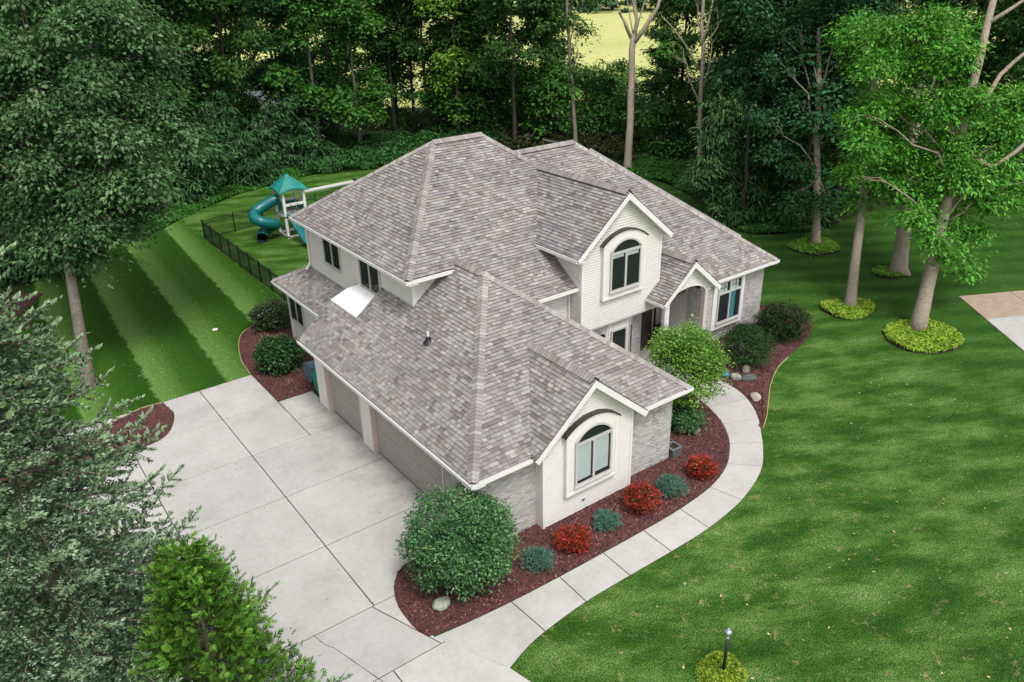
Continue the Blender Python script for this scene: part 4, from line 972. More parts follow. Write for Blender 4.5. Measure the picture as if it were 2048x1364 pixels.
def tree(name, label, base, top, r0, blobs, n, size, pal, mat='bark', group=None, seed=0, aspect=0.62, leafmat='leaf', per=16, clump=0.45, droop=0.35, hollow=0.4, wob=0.25, limbs=14, extra=(), flare=1.5, r1=0.04, cat='tree'):
    rng = np.random.default_rng(seed+11); base = np.array(base, float); root = empty(name, base); tag(root, label, cat, group)
    bl = rel(blobs, base)
    trunk_mesh((0, 0, 0), np.array(top)-base, r0, r1, rng, bl, mat, root, wob, limbs, flare, [([np.array(p)-base for p in path], a, b_) for path, a, b_ in extra])
    V, col, _ = blob_leaves(rng, bl, n, size, aspect, pal, clump, per, droop, hollow)
    fast_mesh('crown', V, 4, col, leafmat, root)
    return root
def copy_tree(root, loc, rz, s, label, group=None):
    r = root.copy(); COL.objects.link(r); r.location = loc; r.rotation_euler = (0, 0, rz); r.scale = (s[0], s[0], s[1]); r['label'] = label
    if group: r['group'] = group
    for ch in root.children:
        c = ch.copy(); COL.objects.link(c); c.parent = r
    return r
def up_from(base, u, v):       # point above the base seen at image row v (keeps the base's distance)
    return pxd(u, v, depth_of(base))
MAPLE = ((0.050, 0.130, 0.040), (0.070, 0.165, 0.052), (0.095, 0.195, 0.072), (0.036, 0.100, 0.032), (0.135, 0.235, 0.105))
DARK = ((0.042, 0.115, 0.022), (0.056, 0.145, 0.030), (0.075, 0.175, 0.040), (0.032, 0.090, 0.020))
BRIGHT = ((0.085, 0.285, 0.030), (0.105, 0.325, 0.042), (0.065, 0.230, 0.026), (0.145, 0.365, 0.055), (0.045, 0.165, 0.022))
MIDG = ((0.050, 0.170, 0.028), (0.070, 0.210, 0.036), (0.036, 0.125, 0.022), (0.090, 0.240, 0.045))
YELG = ((0.13, 0.26, 0.03), (0.10, 0.215, 0.028), (0.17, 0.30, 0.045), (0.06, 0.15, 0.02))
UNDP = ((0.060, 0.180, 0.030), (0.080, 0.215, 0.038), (0.042, 0.135, 0.024), (0.10, 0.24, 0.05))
TEAL = ((0.032, 0.120, 0.045), (0.044, 0.145, 0.055), (0.060, 0.170, 0.066), (0.022, 0.085, 0.030))

# ------------------------------------------------------------------ wood behind the house
PROTO = {}
def forest_proto(key, pal, mat, h, seed, lo=0.25, n=7000, size=0.42, rad=3.6, dens=1.0):
    rng = np.random.default_rng(seed); bl = []
    for k in range(20):
        z = h*(lo+(1-lo)*rng.random()**0.9); f = 1.0 if z < h*0.75 else 0.75; a = rng.uniform(0, 6.283); r = rng.uniform(0.2, 1.0)*rad*f
        bl.append(((r*math.cos(a), r*math.sin(a), z), (rng.uniform(1.0, 1.9), rng.uniform(1.0, 1.9), rng.uniform(0.7, 1.25))))
    PROTO[key] = (bl, pal, mat, h, seed, n, size)
def forest_tree(key, base, s, label, group=None, name='woodland_tree', rz=None, cache={}):
    rz = random.uniform(0, 6.28) if rz is None else rz
    if key in cache: return copy_tree(cache[key], base, rz, s, label, group)
    bl, pal, mat, h, seed, n, size = PROTO[key]; root = tree(name, label, (0, 0, 0), (random.uniform(-.4, .4), random.uniform(-.4, .4), h*0.95), 0.26, bl, n, size, pal, mat, group, seed, per=18, clump=0.55)
    root.location = base; root.rotation_euler = (0, 0, rz); root.scale = (s[0], s[0], s[1]); cache[key] = root; return root
forest_proto('dark', DARK, 'bark_dark', 20, 21, 0.16, 9000); forest_proto('dark2', DARK, 'bark_dark', 21, 22, 0.32, 8000); forest_proto('mid', MIDG, 'bark', 19, 23, 0.22, 9000)
forest_proto('yel', YELG, 'bark', 18, 24, 0.3, 7500); forest_proto('teal', TEAL, 'bark_dark', 20, 25, 0.18, 9000); forest_proto('thin', MIDG, 'bark_pale', 22, 26, 0.5, 5000)
# trees whose trunks can be told apart (bases read off the ground in the photograph)
vis = [((500, 245), 'dark2', (1.15, 1.1), 'old broad tree with thick trunk beside the grey roofed shed'),
       ((722, 298), 'mid', (0.95, 0.78), 'bushy mid green tree with slim leaning trunk left of the roof peak'),
       ((858, 268), 'dark', (0.9, 1.0), 'dark tree with ivy at its foot just left of the main ridge'),
       ((918, 272), 'yel', (1.0, 0.95), 'yellow green tree rising behind the main roof ridge'),
       ((965, 262), 'dark2', (0.9, 1.05), 'dark tree standing right behind the peak of the main roof'),
       ((1030, 285), 'dark', (0.95, 0.95), 'dark leafy tree just right of the main roof peak'),
       ((790, 262), 'dark2', (0.8, 1.1), 'straight black trunked tree left of the yellow green tree'),
       ((830, 255), 'dark2', (0.75, 1.1), 'second straight black trunked tree left of the yellow green tree'),
       ((640, 300), 'mid', (1.1, 0.95), 'broad mid green tree above the play tower'),
       ((1090, 275), 'mid', (0.8, 0.8), 'small leafy tree between the main and right wing ridges'),
       ((1430, 310), 'dark2', (0.7, 1.1), 'thin black trunked tree right of the tall pale trunk'),
       ((1355, 290), 'dark2', (0.7, 1.15), 'straight black trunked tree between the forked and the pale tree'),
       ((1330, 300), 'dark', (0.75, 0.55), 'low dark tree behind the forked stub tree'),
       ((1500, 330), 'mid', (1.0, 0.95), 'tall green tree above the drooping evergreen'),
       ((1560, 380), 'teal', (1.0, 1.0), 'blue green oak left of the tall grey trunk'),
       ((1664, 445), 'teal', (1.05, 0.9), 'blue green oak with flared root just behind the grey trunk')]
for (u, v), key, s, lab in vis: forest_tree(key, tuple(px(u, v)), s, lab)
# the rest of the wood
rng = random.Random(12); fill = []
row = [(-34, 34), (-27, 40), (-20, 42), (-14, 46), (-8, 49), (-2, 52), (3, 56), (9, 60), (14, 62), (20, 64)]
for i, (x, y) in enumerate(row):
    fill.append((x, y, ['dark', 'teal', 'mid', 'dark'][i % 4])); fill.append((x+rng.uniform(-2, 2), y+7+rng.uniform(-1, 1), ['dark', 'dark2', 'dark', 'teal'][i % 4]))
    fill.append((x+2+rng.uniform(-2, 2), y+15+rng.uniform(-2, 2), ['mid', 'dark', 'dark2', 'dark'][i % 4]))
for x, y, k in ((28, 70, 'dark'), (32, 67, 'dark2'), (44, 52, 'dark'), (52, 30, 'teal'), (47, 24, 'dark'), (44, 19, 'teal'), (52, 20, 'dark'), (57, 25, 'dark2'),
                (58, 16, 'teal'), (63, 12, 'dark'), (66, 18, 'dark'), (70, 8, 'dark2'), (75, 13, 'dark'), (72, 2, 'mid'), (80, 4, 'dark'), (62, 30, 'mid'), (24, 78, 'dark2'), (40, 21, 'teal'), (55, 9.5, 'dark'), (80, -6, 'dark'), (86, 8, 'dark2'), (90, -4, 'dark')): fill.append((x, y, k))
def col_of(x, y): d = np.array([x, y, 0.0])-CAM; return 1024+FPX*(d@CR)/(d@CF)
fill = [q for q in fill if not (490 < col_of(q[0], q[1]) < 580 and q[1] > 52)]
for x, y, k in fill: forest_tree(k, (x, y, -0.02), (rng.uniform(0.85, 1.15), rng.uniform(0.85, 1.15)), 'leafy tree deep in the dark wood behind the garden', 'trees of the wood behind the garden')

forest_proto('under', UNDP, 'bark_dark', 5.5, 31, 0.06, 2600, 0.34, 2.0); forest_proto('under2', MIDG, 'bark_dark', 7.5, 32, 0.10, 3200, 0.36, 2.3)
rng = random.Random(31)
for k in range(95):
    t_ = rng.random(); edge = [(-30, 44), (-12, 50), (2, 57), (14, 63), (26, 65), (36, 61), (43, 50), (46, 38), (47, 26), (52, 17), (66, 9), (84, -2)]
    f = t_*(len(edge)-1); i = int(f); a, b_ = edge[i], edge[min(i+1, len(edge)-1)]; x = a[0]+(b_[0]-a[0])*(f-i); y = a[1]+(b_[1]-a[1])*(f-i); nx, ny = (0.35, 0.94) if x < 25 else (0.8, 0.6)
    d = rng.uniform(-1, 20)
    if 505 < col_of(x+nx*d, y+ny*d) < 560: continue
    forest_tree(rng.choice(['under', 'under', 'under2']), (x+nx*d, y+ny*d, -0.02), (rng.uniform(0.8, 1.3), rng.uniform(0.7, 1.2)), 'low leafy bush between the trunks of the wood', 'undergrowth bushes of the wood', 'woodland_bush')
for x, y, k in ((30, 74, 'mid'), (36, 70, 'yel'), (44, 61, 'mid'), (58, 39, 'mid'), (33, 80, 'dark'), (27, 84, 'mid'), (46, 68, 'yel'), (38, 60, 'mid'), (64, 38, 'dark')):
    forest_tree(k, (x, y, -0.02), (rng.uniform(0.95, 1.2), rng.uniform(0.7, 0.95)), 'leafy tree at the far side of the wood before the field', 'trees on the field side of the wood')

# tall bare trunks in front of the wood
def tall(base_px, top_px, r0, label, blobs_px, n, pal, mat='bark_pale', seed=0, extra_px=(), size=0.3, dd=0, **kw):
    base = px(*base_px); D = depth_of(base); top = pxd(*top_px, D-0.045*0)
    # keep the top above the base: same depth along the view, at the height the row shows
    bl = [(pxd(u, v, D+d), (r, r, r*0.75)) for u, v, d, r in blobs_px]
    ex = [([pxd(u, v, D+d) for u, v, d in path], a, b_) for path, a, b_ in extra_px]
    return tree('tall_tree', label, base, top, r0, bl, n, size, pal, mat, None, seed, extra=ex, r1=kw.pop('r1', r0*0.5), wob=0.12, **kw)
tall((1255, 338), (1268, 70), 0.36, 'pale forked tree with a sawn stub behind the right wing', [(1245, -40, 0, 1.6), (1320, -60, 1, 1.8), (1205, -30, 1, 1.4)], 1500, MIDG, seed=1,
     extra_px=[([(1262, 75, 0), (1250, 45, 0), (1238, 25, 0)], 0.15, 0.10), ([(1268, 80, 0), (1274, 40, 0), (1262, -20, 0), (1250, -60, 0)], 0.2, 0.1), ([(1268, 85, 0), (1290, 55, 0), (1315, 15, 0), (1335, -50, 0)], 0.24, 0.12)], r1=0.28)
tall((1152, 300), (1130, -40), 0.22, 'slim tall pale trunk rising behind the right wing ridge', [(1100, -20, 1, 1.8), (1165, 60, 2, 1.3), (1175, -10, 1, 1.5), (1090, 60, 2, 1.2)], 2200, DARK, 'bark', 2, r1=0.13)
tall((1397, 372), (1408, -40), 0.24, 'pale tall trunk with steep side limb left of the evergreen', [(1440, 60, 2, 1.5), (1380, -20, 1, 1.8), (1450, -10, 2, 1.6), (1340, 100, 3, 1.3)], 2200, MIDG, 'bark_pale', 3,
     extra_px=[([(1398, 140, 0), (1375, 95, 0), (1345, 55, 0), (1322, 30, 0)], 0.08, 0.03), ([(1404, 90, 0), (1418, 40, 0), (1432, -30, 0)], 0.12, 0.06)], r1=0.13)
tall((1632, 488), (1640, 60), 0.27, 'tall grey oak trunk ringed by ground cover nearest the evergreen',
     [(1560, 300, 1, 1.2), (1600, 330, 0, 1.0), (1590, 400, 0, 0.9), (1655, 400, -1, 1.1), (1530, 240, 1, 1.3), (1600, 200, 1, 1.4), (1560, 130, 1, 1.5), (1650, 120, 1, 1.5), (1690, 60, 0, 1.5), (1700, 150, 1, 1.3), (1590, 60, 1, 1.7), (1640, 10, 1, 1.6), (1530, 40, 2, 1.6)], 12000, TEAL, 'bark_pale', 4, size=0.26)
tall((1700, 613), (1758, 120), 0.29, 'second tall straight trunk ringed by yellow ground cover', [(1720, 330, 0, 0.9), (1735, 250, 0, 1.1), (1760, 190, 1, 1.2), (1720, 400, 0, 0.7), (1790, 240, 0, 1.1), (1770, 100, 1, 1.5), (1715, 60, 1, 1.6)], 5500, BRIGHT, 'bark_pale', 5, size=0.27, aspect=0.42)
tall((1797, 545), (1850, 120), 0.46, 'thick flared trunk behind the two yellow ringed trees', [(1800, 380, 0, 1.0), (1830, 330, 0, 1.2), (1850, 250, 1, 1.4), (1830, 120, 1, 1.6), (1900, 60, 2, 1.8)], 5500, BRIGHT, 'bark_pale', 6, size=0.27, aspect=0.42, flare=1.7)
bl4 = []
r4 = random.Random(3)
for u, v, r in ((1740, 130, 1.1), (1790, 60, 1.2), (1860, 45, 1.3), (1760, 210, 1.1), (1830, 130, 1.3), (1900, 110, 1.3), (1730, 290, 1.0), (1800, 220, 1.2), (1870, 210, 1.3), (1940, 200, 1.2), (1960, 270, 1.3), (1900, 290, 1.2), (1830, 310, 1.1), (1990, 330, 1.3), (2020, 260, 1.3), (1930, 350, 1.2), (1860, 380, 1.1), (1790, 370, 0.9), (1980, 400, 1.1), (2040, 380, 1.1), (1900, 440, 1.1), (1830, 430, 0.9), (1950, 460, 0.9), (1800, 300, 1.0), (1910, 510, 0.8), (1870, 480, 0.8), (1760, 350, 0.8), (1715, 230, 0.9), (1940, 540, 0.6), (2035, 200, 1.2), (1700, 350, 0.7)):
    bl4.append((u, v, r4.uniform(-1.6, 1.6), r*1.02))
tall((1835, 658), (1992, -30), 0.38, 'big bright green hickory with leaning pale trunk at the right', bl4, 34000, BRIGHT, 'bark_pale', 7, size=0.25, aspect=0.45, limbs=16, per=16, clump=0.33, droop=0.45, hollow=0.15, r1=0.16, flare=1.2,
     extra_px=[([(1978, 45, 0), (2010, 25, 0), (2048, 0, 0), (2080, -30, 0)], 0.12, 0.06), ([(1962, 215, 0), (2000, 150, 1), (2030, 122, 1), (2070, 90, 1)], 0.13, 0.08), ([(1925, 300, 0), (1985, 335, -1), (2030, 305, -1), (2080, 260, -1)], 0.12, 0.09)])
forest_tree('dark', tuple(px(2010, 420)), (1.1, 1.0), 'dark tree behind the hickory at the right edge')

# ------------------------------------------------------------------ large maple at the left
mb_ = px(178, 772); Dm = depth_of(mb_); rm = random.Random(9); blm = []
for u in range(-60, 420, 58):
    for v in range(-60, 600, 52):
        e = ((u-125)/225)**2+((v-215)/315)**2
        if e > 1.0 or (v > 430 and u < 20): continue
        if v > 470 and not (60 < u < 340): continue
        if v > 520 and (90 < u < 210 or u > 300): continue
        blm.append((pxd(u+rm.uniform(-18, 18), v+rm.uniform(-18, 18), Dm+rm.uniform(-3.6, 4.5)*math.sqrt(max(0, 1-e))), (1.15, 1.15, 0.8)))
root = tree('maple_tree', 'large maple with dark crown and leaning trunk on the striped lawn', mb_, pxd(60, 60, Dm), 0.30, blm, 80000, 0.22, MAPLE, 'bark', None, 40, limbs=30, per=34, clump=0.44, droop=0.55, hollow=0.25, flare=1.25, wob=0.2, r1=0.10,
     extra=[([pxd(108, 470, Dm-0.4), pxd(135, 490, Dm-1.0), pxd(170, 497, Dm-1.5), pxd(203, 510, Dm-2)], 0.05, 0.015), ([pxd(105, 460, Dm-0.2), pxd(100, 420, Dm-0.6), pxd(104, 370, Dm-1.2)], 0.07, 0.03)])
# a second crown behind it fills the far left corner
tree('maple_tree', 'leafy maple behind the big one at the far left edge', (-17, 33, 0), (-17.5, 33, 17), 0.3, [((-17+rm.uniform(-4, 5), 33+rm.uniform(-3, 3), z), (1.7, 1.7, 1.2)) for z in np.linspace(1.6, 17, 24)], 15000, 0.34, DARK, 'bark_dark', None, 41, hollow=0.25)

# ------------------------------------------------------------------ evergreens
def sprays(rng, base, h, r, n, pal, droop=0.5, L=(0.35, 0.75), zmin=0.0, power=0.75, lump=0.3):
    """layered drooping evergreen sprays"""
    z = zmin+(h-zmin)*rng.random(n)**1.25; a = rng.uniform(0, 6.283, n); rr = r*(1-(z/h))**power*(0.35+0.65*rng.random(n)**0.5)*(1+0.16*np.sin(a*5+z*3)+lump*np.sin(a*2+z*0.9+r)*np.cos(z*1.7+a))
    C = np.stack([rr*np.cos(a), rr*np.sin(a), z], 1); O = np.stack([np.cos(a), np.sin(a), np.zeros(n)], 1)
    layer = np.sin(z*5.2+a*1.5); C[:, 2] += 0.15*layer
    V = []; col = []; pal = np.array(pal); pc = pal[rng.integers(0, len(pal), n)]*rng.uniform(0.7, 1.3, (n, 1))
    T = np.stack([-np.sin(a), np.cos(a), np.zeros(n)], 1)
    for k in range(5):
        off = (k-2)*0.42; ax = unit(O*math.cos(off)+T*math.sin(off)+np.array([0, 0, -droop])+rng.normal(size=(n, 3))*0.15); l = rng.uniform(*L, n)*(1-0.12*abs(k-2))
        nr = np.array([0, 0, 1.0])+O*0.5+rng.normal(size=(n, 3))*0.3
        V.append(leaf_cards(C+ax*l[:, None]*0.45, ax, nr, l, l*0.22, 0.05)); col.append(pc*rng.uniform(0.85, 1.15, (n, 1)))
    return np.concatenate(V), np.concatenate(col)
def evergreen(label, base, h, r, n, pal, seed, droop=0.5, L=(0.35, 0.75), name='evergreen_tree', mat='needle', zmin=0.1, power=0.75, cat='tree'):
    rng = np.random.default_rng(seed); root = empty(name, base); tag(root, label, cat)
    mb = MB(); mb.tube([(0, 0, -0.1), (0, 0, h*0.5), (0, 0, h*0.97)], [0.16, 0.1, 0.015], 8); mb.build('trunk', 'bark_dark', root, True)
    V, c = sprays(rng, base, h, r, n, pal, droop, L, zmin, power); fast_mesh('crown', V, 4, c, mat, root); return root
EV = ((0.040, 0.105, 0.030), (0.055, 0.130, 0.036), (0.075, 0.155, 0.048), (0.028, 0.075, 0.024)); EVB = ((0.036, 0.105, 0.034), (0.048, 0.130, 0.040), (0.065, 0.155, 0.052), (0.026, 0.078, 0.026))
def shaggy(label, base, blobs_px, n, pal, seed, size=0.42, r=1.25):
    base = np.array(base, float); D = depth_of(base); rg = random.Random(seed); bl = []
    for u, v in blobs_px:
        c = pxd(u, v, D+rg.uniform(-1.0, 1.0)); c[2] = max(c[2], 0.7); bl.append((c, (r*rg.uniform(0.8, 1.2), r*rg.uniform(0.8, 1.2), r*0.8)))
    top = max(bl, key=lambda q: q[0][2])[0]
    return tree('evergreen_tree', label, base, (base[0], base[1], top[2]+0.6), 0.22, bl, n, size, pal, 'bark_dark', None, seed, aspect=0.26, leafmat='needle', per=20, clump=0.36, droop=0.75, hollow=0.3, limbs=8, r1=0.03)
shaggy('shaggy drooping evergreen beside the far corner of the right wing', (34.6, 17.4, 0), [(1440, 215), (1425, 270), (1465, 265), (1420, 325), (1460, 330), (1500, 310), (1425, 380), (1465, 385), (1505, 375), (1435, 425), (1475, 435), (1515, 425), (1490, 455), (1400, 350), (1480, 215), (1530, 450), (1455, 300), (1450, 450)], 11000, EV, 1)
shaggy('darker evergreen behind the shaggy one near the right wing', (37.5, 17.8, 0), [(1540, 300), (1520, 250), (1560, 340), (1530, 380), (1570, 400), (1550, 430), (1590, 420), (1510, 330), (1600, 360)], 5500, EVB, 2)
shaggy('low dark evergreen right of the shaggy one', (37.6, 14.4, 0), [(1600, 425), (1630, 430), (1570, 440), (1610, 390), (1650, 410)], 3000, EVB, 12, r=1.0)
shaggy('dark spreading hemlock left of the play tower', (9.5, 54.5, 0), [(440, 220), (420, 265), (470, 270), (400, 310), (450, 315), (500, 315), (390, 350), (440, 355), (490, 350), (530, 345), (420, 380), (470, 375), (520, 360)], 8000, EVB, 3, 0.55, 1.9)
shaggy('tall hemlock behind the play tower roof', (15.5, 57.0, 0), [(560, 215), (540, 250), (590, 255), (530, 285), (570, 290), (610, 290), (550, 320), (600, 325), (640, 310)], 6500, EVB, 4, 0.55, 1.9)
shaggy('low hemlock between the maple and the fence', (4.0, 50.5, 0), [(330, 300), (370, 330), (320, 350), (380, 370), (340, 390), (300, 410), (400, 300)], 6000, EVB, 5, 0.5, 1.9)
shaggy('dark conifer at the left end of the wood', (-12, 41, 0), [(40, 430), (80, 470), (20, 490), (60, 520), (110, 440), (0, 540), (130, 500)], 4500, EVB, 8, 0.45, 1.6)

# foreground spruce: whorls of branches, twigs and finger-like shoots
def fingers(P, D, L, R):
    """tapered three sided shoots; returns triangles vertices (N*6... as quads)"""
    D = unit(D); ref = np.where(np.abs(D[:, 2:3]) < 0.9, np.array([[0, 0, 1.0]]), np.array([[1.0, 0, 0]])); e1 = unit(np.cross(D, ref)); e2 = np.cross(D, e1); L = L[:, None]; R = R[:, None]
    mid = P+D*L*0.45; tip = P+D*L; out = []
    ang = [0, 2.094, 4.189]; ring = [mid+R*(math.cos(a)*e1+math.sin(a)*e2) for a in ang]
    for k in range(3): out.append(np.stack([P, ring[k], tip, ring[(k+1) % 3]], 1))
    return np.concatenate(out, 0).reshape(-1, 3)
def spruce(label, base, h, r, seed):
    rng = np.random.default_rng(seed); root = empty('spruce_tree', base); tag(root, label, 'tree')
    wood = MB(); wood.tube([(0, 0, -0.1), (0, 0, h*0.5), (0, 0, h)], [0.24, 0.14, 0.02], 10)
    P = []; D = []; L = []; R = []; C = []; cones = []
    Zv = np.array([0, 0, 1.0])
    def shoots(p, td, tl, w, sub):
        """a twig thickly set with short shoots on both sides; w = how young the twig is"""
        ns = max(2, int(tl/0.055)); lat = unit(np.cross(td, Zv))
        for j_ in range(ns+1):
            f_ = j_/ns; q = p+td*tl*f_+np.array([0, 0, -0.10*tl*f_*f_])
            for s2 in ((1, -1, 0.25) if j_ < ns else (0,)):
                dd = unit(td*0.9+lat*s2*0.85+Zv*(0.34 if abs(s2) == 1 else 0.9)+rng.normal(size=3)*0.16)
                P.append(q); D.append(dd); l_ = rng.uniform(0.075, 0.125)*(1.15 if j_ > ns*0.6 else 0.9); L.append(l_); R.append(l_*0.24)
                young = rng.random() < 0.10+0.80*(0.55*f_+0.45*w)
                C.append(np.array((0.46, 0.60, 0.40) if young else (0.13, 0.23, 0.115))*rng.uniform(0.75, 1.3))
    z = 0.5
    while z < h-0.2:
        Lb = r*(1-z/h)**1.0+0.30; nb = 7 if z < h*0.8 else 6; a0 = rng.uniform(0, 6.28)
        for k in range(nb):
            a = a0+k*6.283/nb+rng.uniform(-0.3, 0.3); o = np.array([math.cos(a), math.sin(a), 0]); l = Lb*rng.uniform(0.68, 1.14); up0 = 0.34+0.55*(z/h)**2
            pts = [np.array([0, 0, z+rng.uniform(-.12, .12)])+o*l*t_+np.array([0, 0, l*(up0*t_*0.5-0.46*t_*t_+0.36*t_**4)]) for t_ in np.linspace(0, 1, 7)]
            wood.tube(pts, list(np.linspace(0.035, 0.008, 7)), 4, caps=False)
            sd_ = np.array([-o[1], o[0], 0]); nt = max(3, int(l/0.235))
            for i in range(nt+1):
                t_ = 0.22+0.78*i/nt; f = t_*6; i0 = min(5, int(f)); p = pts[i0]+(pts[i0+1]-pts[i0])*(f-i0); d = unit(pts[i0+1]-pts[i0])
                if i == nt: shoots(p-d*0.2, unit(d+Zv*0.12), 0.42, 1.0, False); continue
                for sg in (1, -1):
                    tl = (0.24+0.62*(1-t_)*min(1, l/2.2))*rng.uniform(0.7, 1.25); td = unit(d*0.7+sd_*sg*0.85+np.array([0, 0, -0.14])+rng.normal(size=3)*0.12)
                    shoots(p, td, tl, t_, True)
            if z > h*0.3 and rng.random() < 0.7:
                for _ in range(rng.integers(1, 6)):
                    t_ = rng.uniform(0.55, 1.0); f = t_*6; i0 = min(5, int(f)); cones.append(pts[i0]+(pts[i0+1]-pts[i0])*(f-i0)+rng.normal(size=3)*np.array([0.14, 0.14, 0.05]))
        z += 0.46 if z < h*0.6 else 0.36
    wood.build('trunk', 'bark', root, True)
    P, D, L, R, C = map(np.array, (P, D, L, R, C)); V = fingers(P, D, L, R); fast_mesh('crown', V, 4, np.concatenate([C, C, C]), 'needle', root)
    cn = np.array(cones); n = len(cn); dn = np.tile(np.array([[0.05, 0.05, -1.0]]), (n, 1))+rng.normal(size=(n, 3))*0.15
    V = fingers(cn, dn, rng.uniform(0.10, 0.16, n), np.full(n, 0.028)); cc = np.tile(np.array([[0.16, 0.085, 0.05]]), (3*n, 1))*rng.uniform(0.7, 1.3, (3*n, 1)); stuff(fast_mesh('cones', V, 4, cc, 'needle', root))
    print('spruce shoots', len(P)); return root
spruce('large blue green spruce with brown cones in the left foreground', (-11.3, -0.5, 0), 14.4, 4.9, 5)
YC = ((0.075, 0.20, 0.024), (0.10, 0.24, 0.03), (0.14, 0.29, 0.045), (0.045, 0.13, 0.018))
def cedar(label, base, h, r, n, seed):
    rng = np.random.default_rng(seed); root = empty('cedar_tree', base); tag(root, label, 'tree')
    mb = MB(); mb.tube([(0, 0, -0.1), (0, 0, h*0.5), (0, 0, h*0.97)], [0.13, 0.08, 0.012], 8)
    V = []; col = []; pal = np.array(YC); nbr = n//150
    for b_ in range(nbr):
        z = h*rng.random()**1.2*0.97; a = rng.uniform(0, 6.283); L0 = r*(1-z/h)**0.75*rng.uniform(0.55, 1.2)+0.15; o = np.array([math.cos(a), math.sin(a), 0]); tip = np.array([0, 0, z])+o*L0+np.array([0, 0, 0.30*L0+0.1])
        mb.tube([np.array([0, 0, z-0.1]), np.array([0, 0, z-0.02])+o*L0*0.5, tip], [0.018, 0.012, 0.004], 4, False)
        k = 18; t_ = 0.35+0.65*rng.random(k)**0.7; C0 = np.array([0, 0, z])+(tip-np.array([0, 0, z]))*t_[:, None]+rng.normal(size=(k, 3))*0.11; pc = pal[rng.integers(0, 4, k)]*rng.uniform(0.7, 1.25, (k, 1))*rng.uniform(0.75, 1.2)
        ax = unit(o*0.7+np.array([0, 0, 0.55])+rng.normal(size=(k, 3))*0.45); nr = unit(rng.normal(size=(k, 3))+o*0.6+np.array([0, 0, 0.4])); l = rng.uniform(0.15, 0.30, k)
        sdv = unit(np.cross(nr, ax))
        for s_, off, st in ((1.0, 0, 0.0), (0.6, 0.65, 0.0), (0.6, -0.65, 0.0), (0.5, 0.6, 0.35), (0.5, -0.6, 0.35), (0.36, 0.7, 0.62), (0.36, -0.7, 0.62)):
            d2 = unit(ax+sdv*off); V.append(leaf_cards(C0+ax*l[:, None]*st+d2*l[:, None]*0.5*s_, d2, nr, l*s_, l*0.13, 0.05)); col.append(pc*(0.8+0.5*st)*rng.uniform(0.85, 1.2, (k, 1)))
    mb.build('trunk', 'bark', root, True)
    fast_mesh('crown', np.concatenate(V), 4, np.concatenate(col), 'needle', root); return root
cedar('bright yellow green cedar in front of the spruce', (-8.95, -2.75, 0), 6.6, 2.05, 60000, 3)
cedar('yellow green cedar behind the spruce at the left edge', (-13.6, 5.4, 0), 6.0, 1.5, 16000, 4)

# ------------------------------------------------------------------ shrubs
def shrub(name, label, c_px, z, rad, n, size, pal, seed, mat='glossy_leaf', aspect=0.55, hollow=0.55, per=8, clump=0.12, group=None, droop=0.1, skirt=0.25, flat=0.0, trunk=True):
    """dome of leaves whose centre (at height z) is seen at pixel c_px"""
    c = px(*c_px, z); base = np.array([c[0], c[1], 0.05]); rng = np.random.default_rng(seed); root = empty(name, base); tag(root, label, 'shrub' if name != 'small_tree' else 'tree', group)
    mb = MB()
    for k in range(7):
        a = k*0.9+rng.uniform(-.2, .2); e = np.array([math.cos(a)*rad[0]*0.6, math.sin(a)*rad[1]*0.6, z+rad[2]*rng.uniform(0.0, 0.5)-0.05]); mb.tube(limb_path((0, 0, -0.04), e, rng, 0.2), list(np.linspace(0.045 if rad[0] > 1 else 0.018, 0.006, 6)), 5)
    mb.build('stems', 'bark', root, True)
    bl = [((0, 0, z-0.05), rad)]
    for k in range(9):
        d = unit(rng.normal(size=3)); d[2] = abs(d[2])*0.9; bl.append((np.array([0, 0, z-0.05])+d*np.array(rad)*0.62, np.array(rad)*rng.uniform(0.36, 0.46)))
    V, col, _ = blob_leaves(rng, bl, n, size, aspect, pal, clump, per, droop, hollow)
    q = V.reshape(-1, 4, 3); ok = q[:, :, 2].min(1) > 0.03; V = q[ok].reshape(-1, 3); col = col[ok]
    fast_mesh('foliage', V, 4, col, mat, root); return root
VIB = ((0.035, 0.125, 0.035), (0.055, 0.165, 0.048), (0.085, 0.215, 0.068), (0.022, 0.082, 0.026), (0.14, 0.27, 0.10))
LIME = ((0.12, 0.29, 0.03), (0.085, 0.22, 0.028), (0.17, 0.36, 0.045), (0.05, 0.14, 0.02), (0.23, 0.40, 0.07))
shrub('round_shrub', 'big clipped round green shrub at the garage corner', (913, 1075), 1.62, (1.72, 1.72, 1.5), 32000, 0.095, VIB, 1, hollow=0.6, clump=0.10)
shrub('small_tree', 'light green small tree beside the front walk', (1364, 732), 2.45, (1.62, 1.62, 1.80), 26000, 0.105, LIME, 2, hollow=0.4, clump=0.15)
RED = ((0.36, 0.032, 0.020), (0.46, 0.045, 0.028), (0.22, 0.024, 0.016), (0.10, 0.05, 0.018), (0.055, 0.065, 0.02), (0.50, 0.08, 0.05))
BLU = ((0.072, 0.168, 0.12), (0.096, 0.208, 0.152), (0.048, 0.12, 0.088), (0.136, 0.256, 0.192))
for i, (p, lab) in enumerate((((1145, 1077), 'red barberry nearest the driveway'), ((1283, 997), 'largest red barberry in the middle of the front bed'), ((1404, 935), 'red barberry farthest along the front bed'))):
    k = (0.95, 1.12, 0.92)[i]; shrub('red_barberry', lab, p, 0.42*k, (0.60*k, 0.60*k, 0.46*k), 5200, 0.075, RED, 10+i, 'leaf', 0.5, 0.35, 6, 0.06, 'red barberries of the front bed', -0.5)
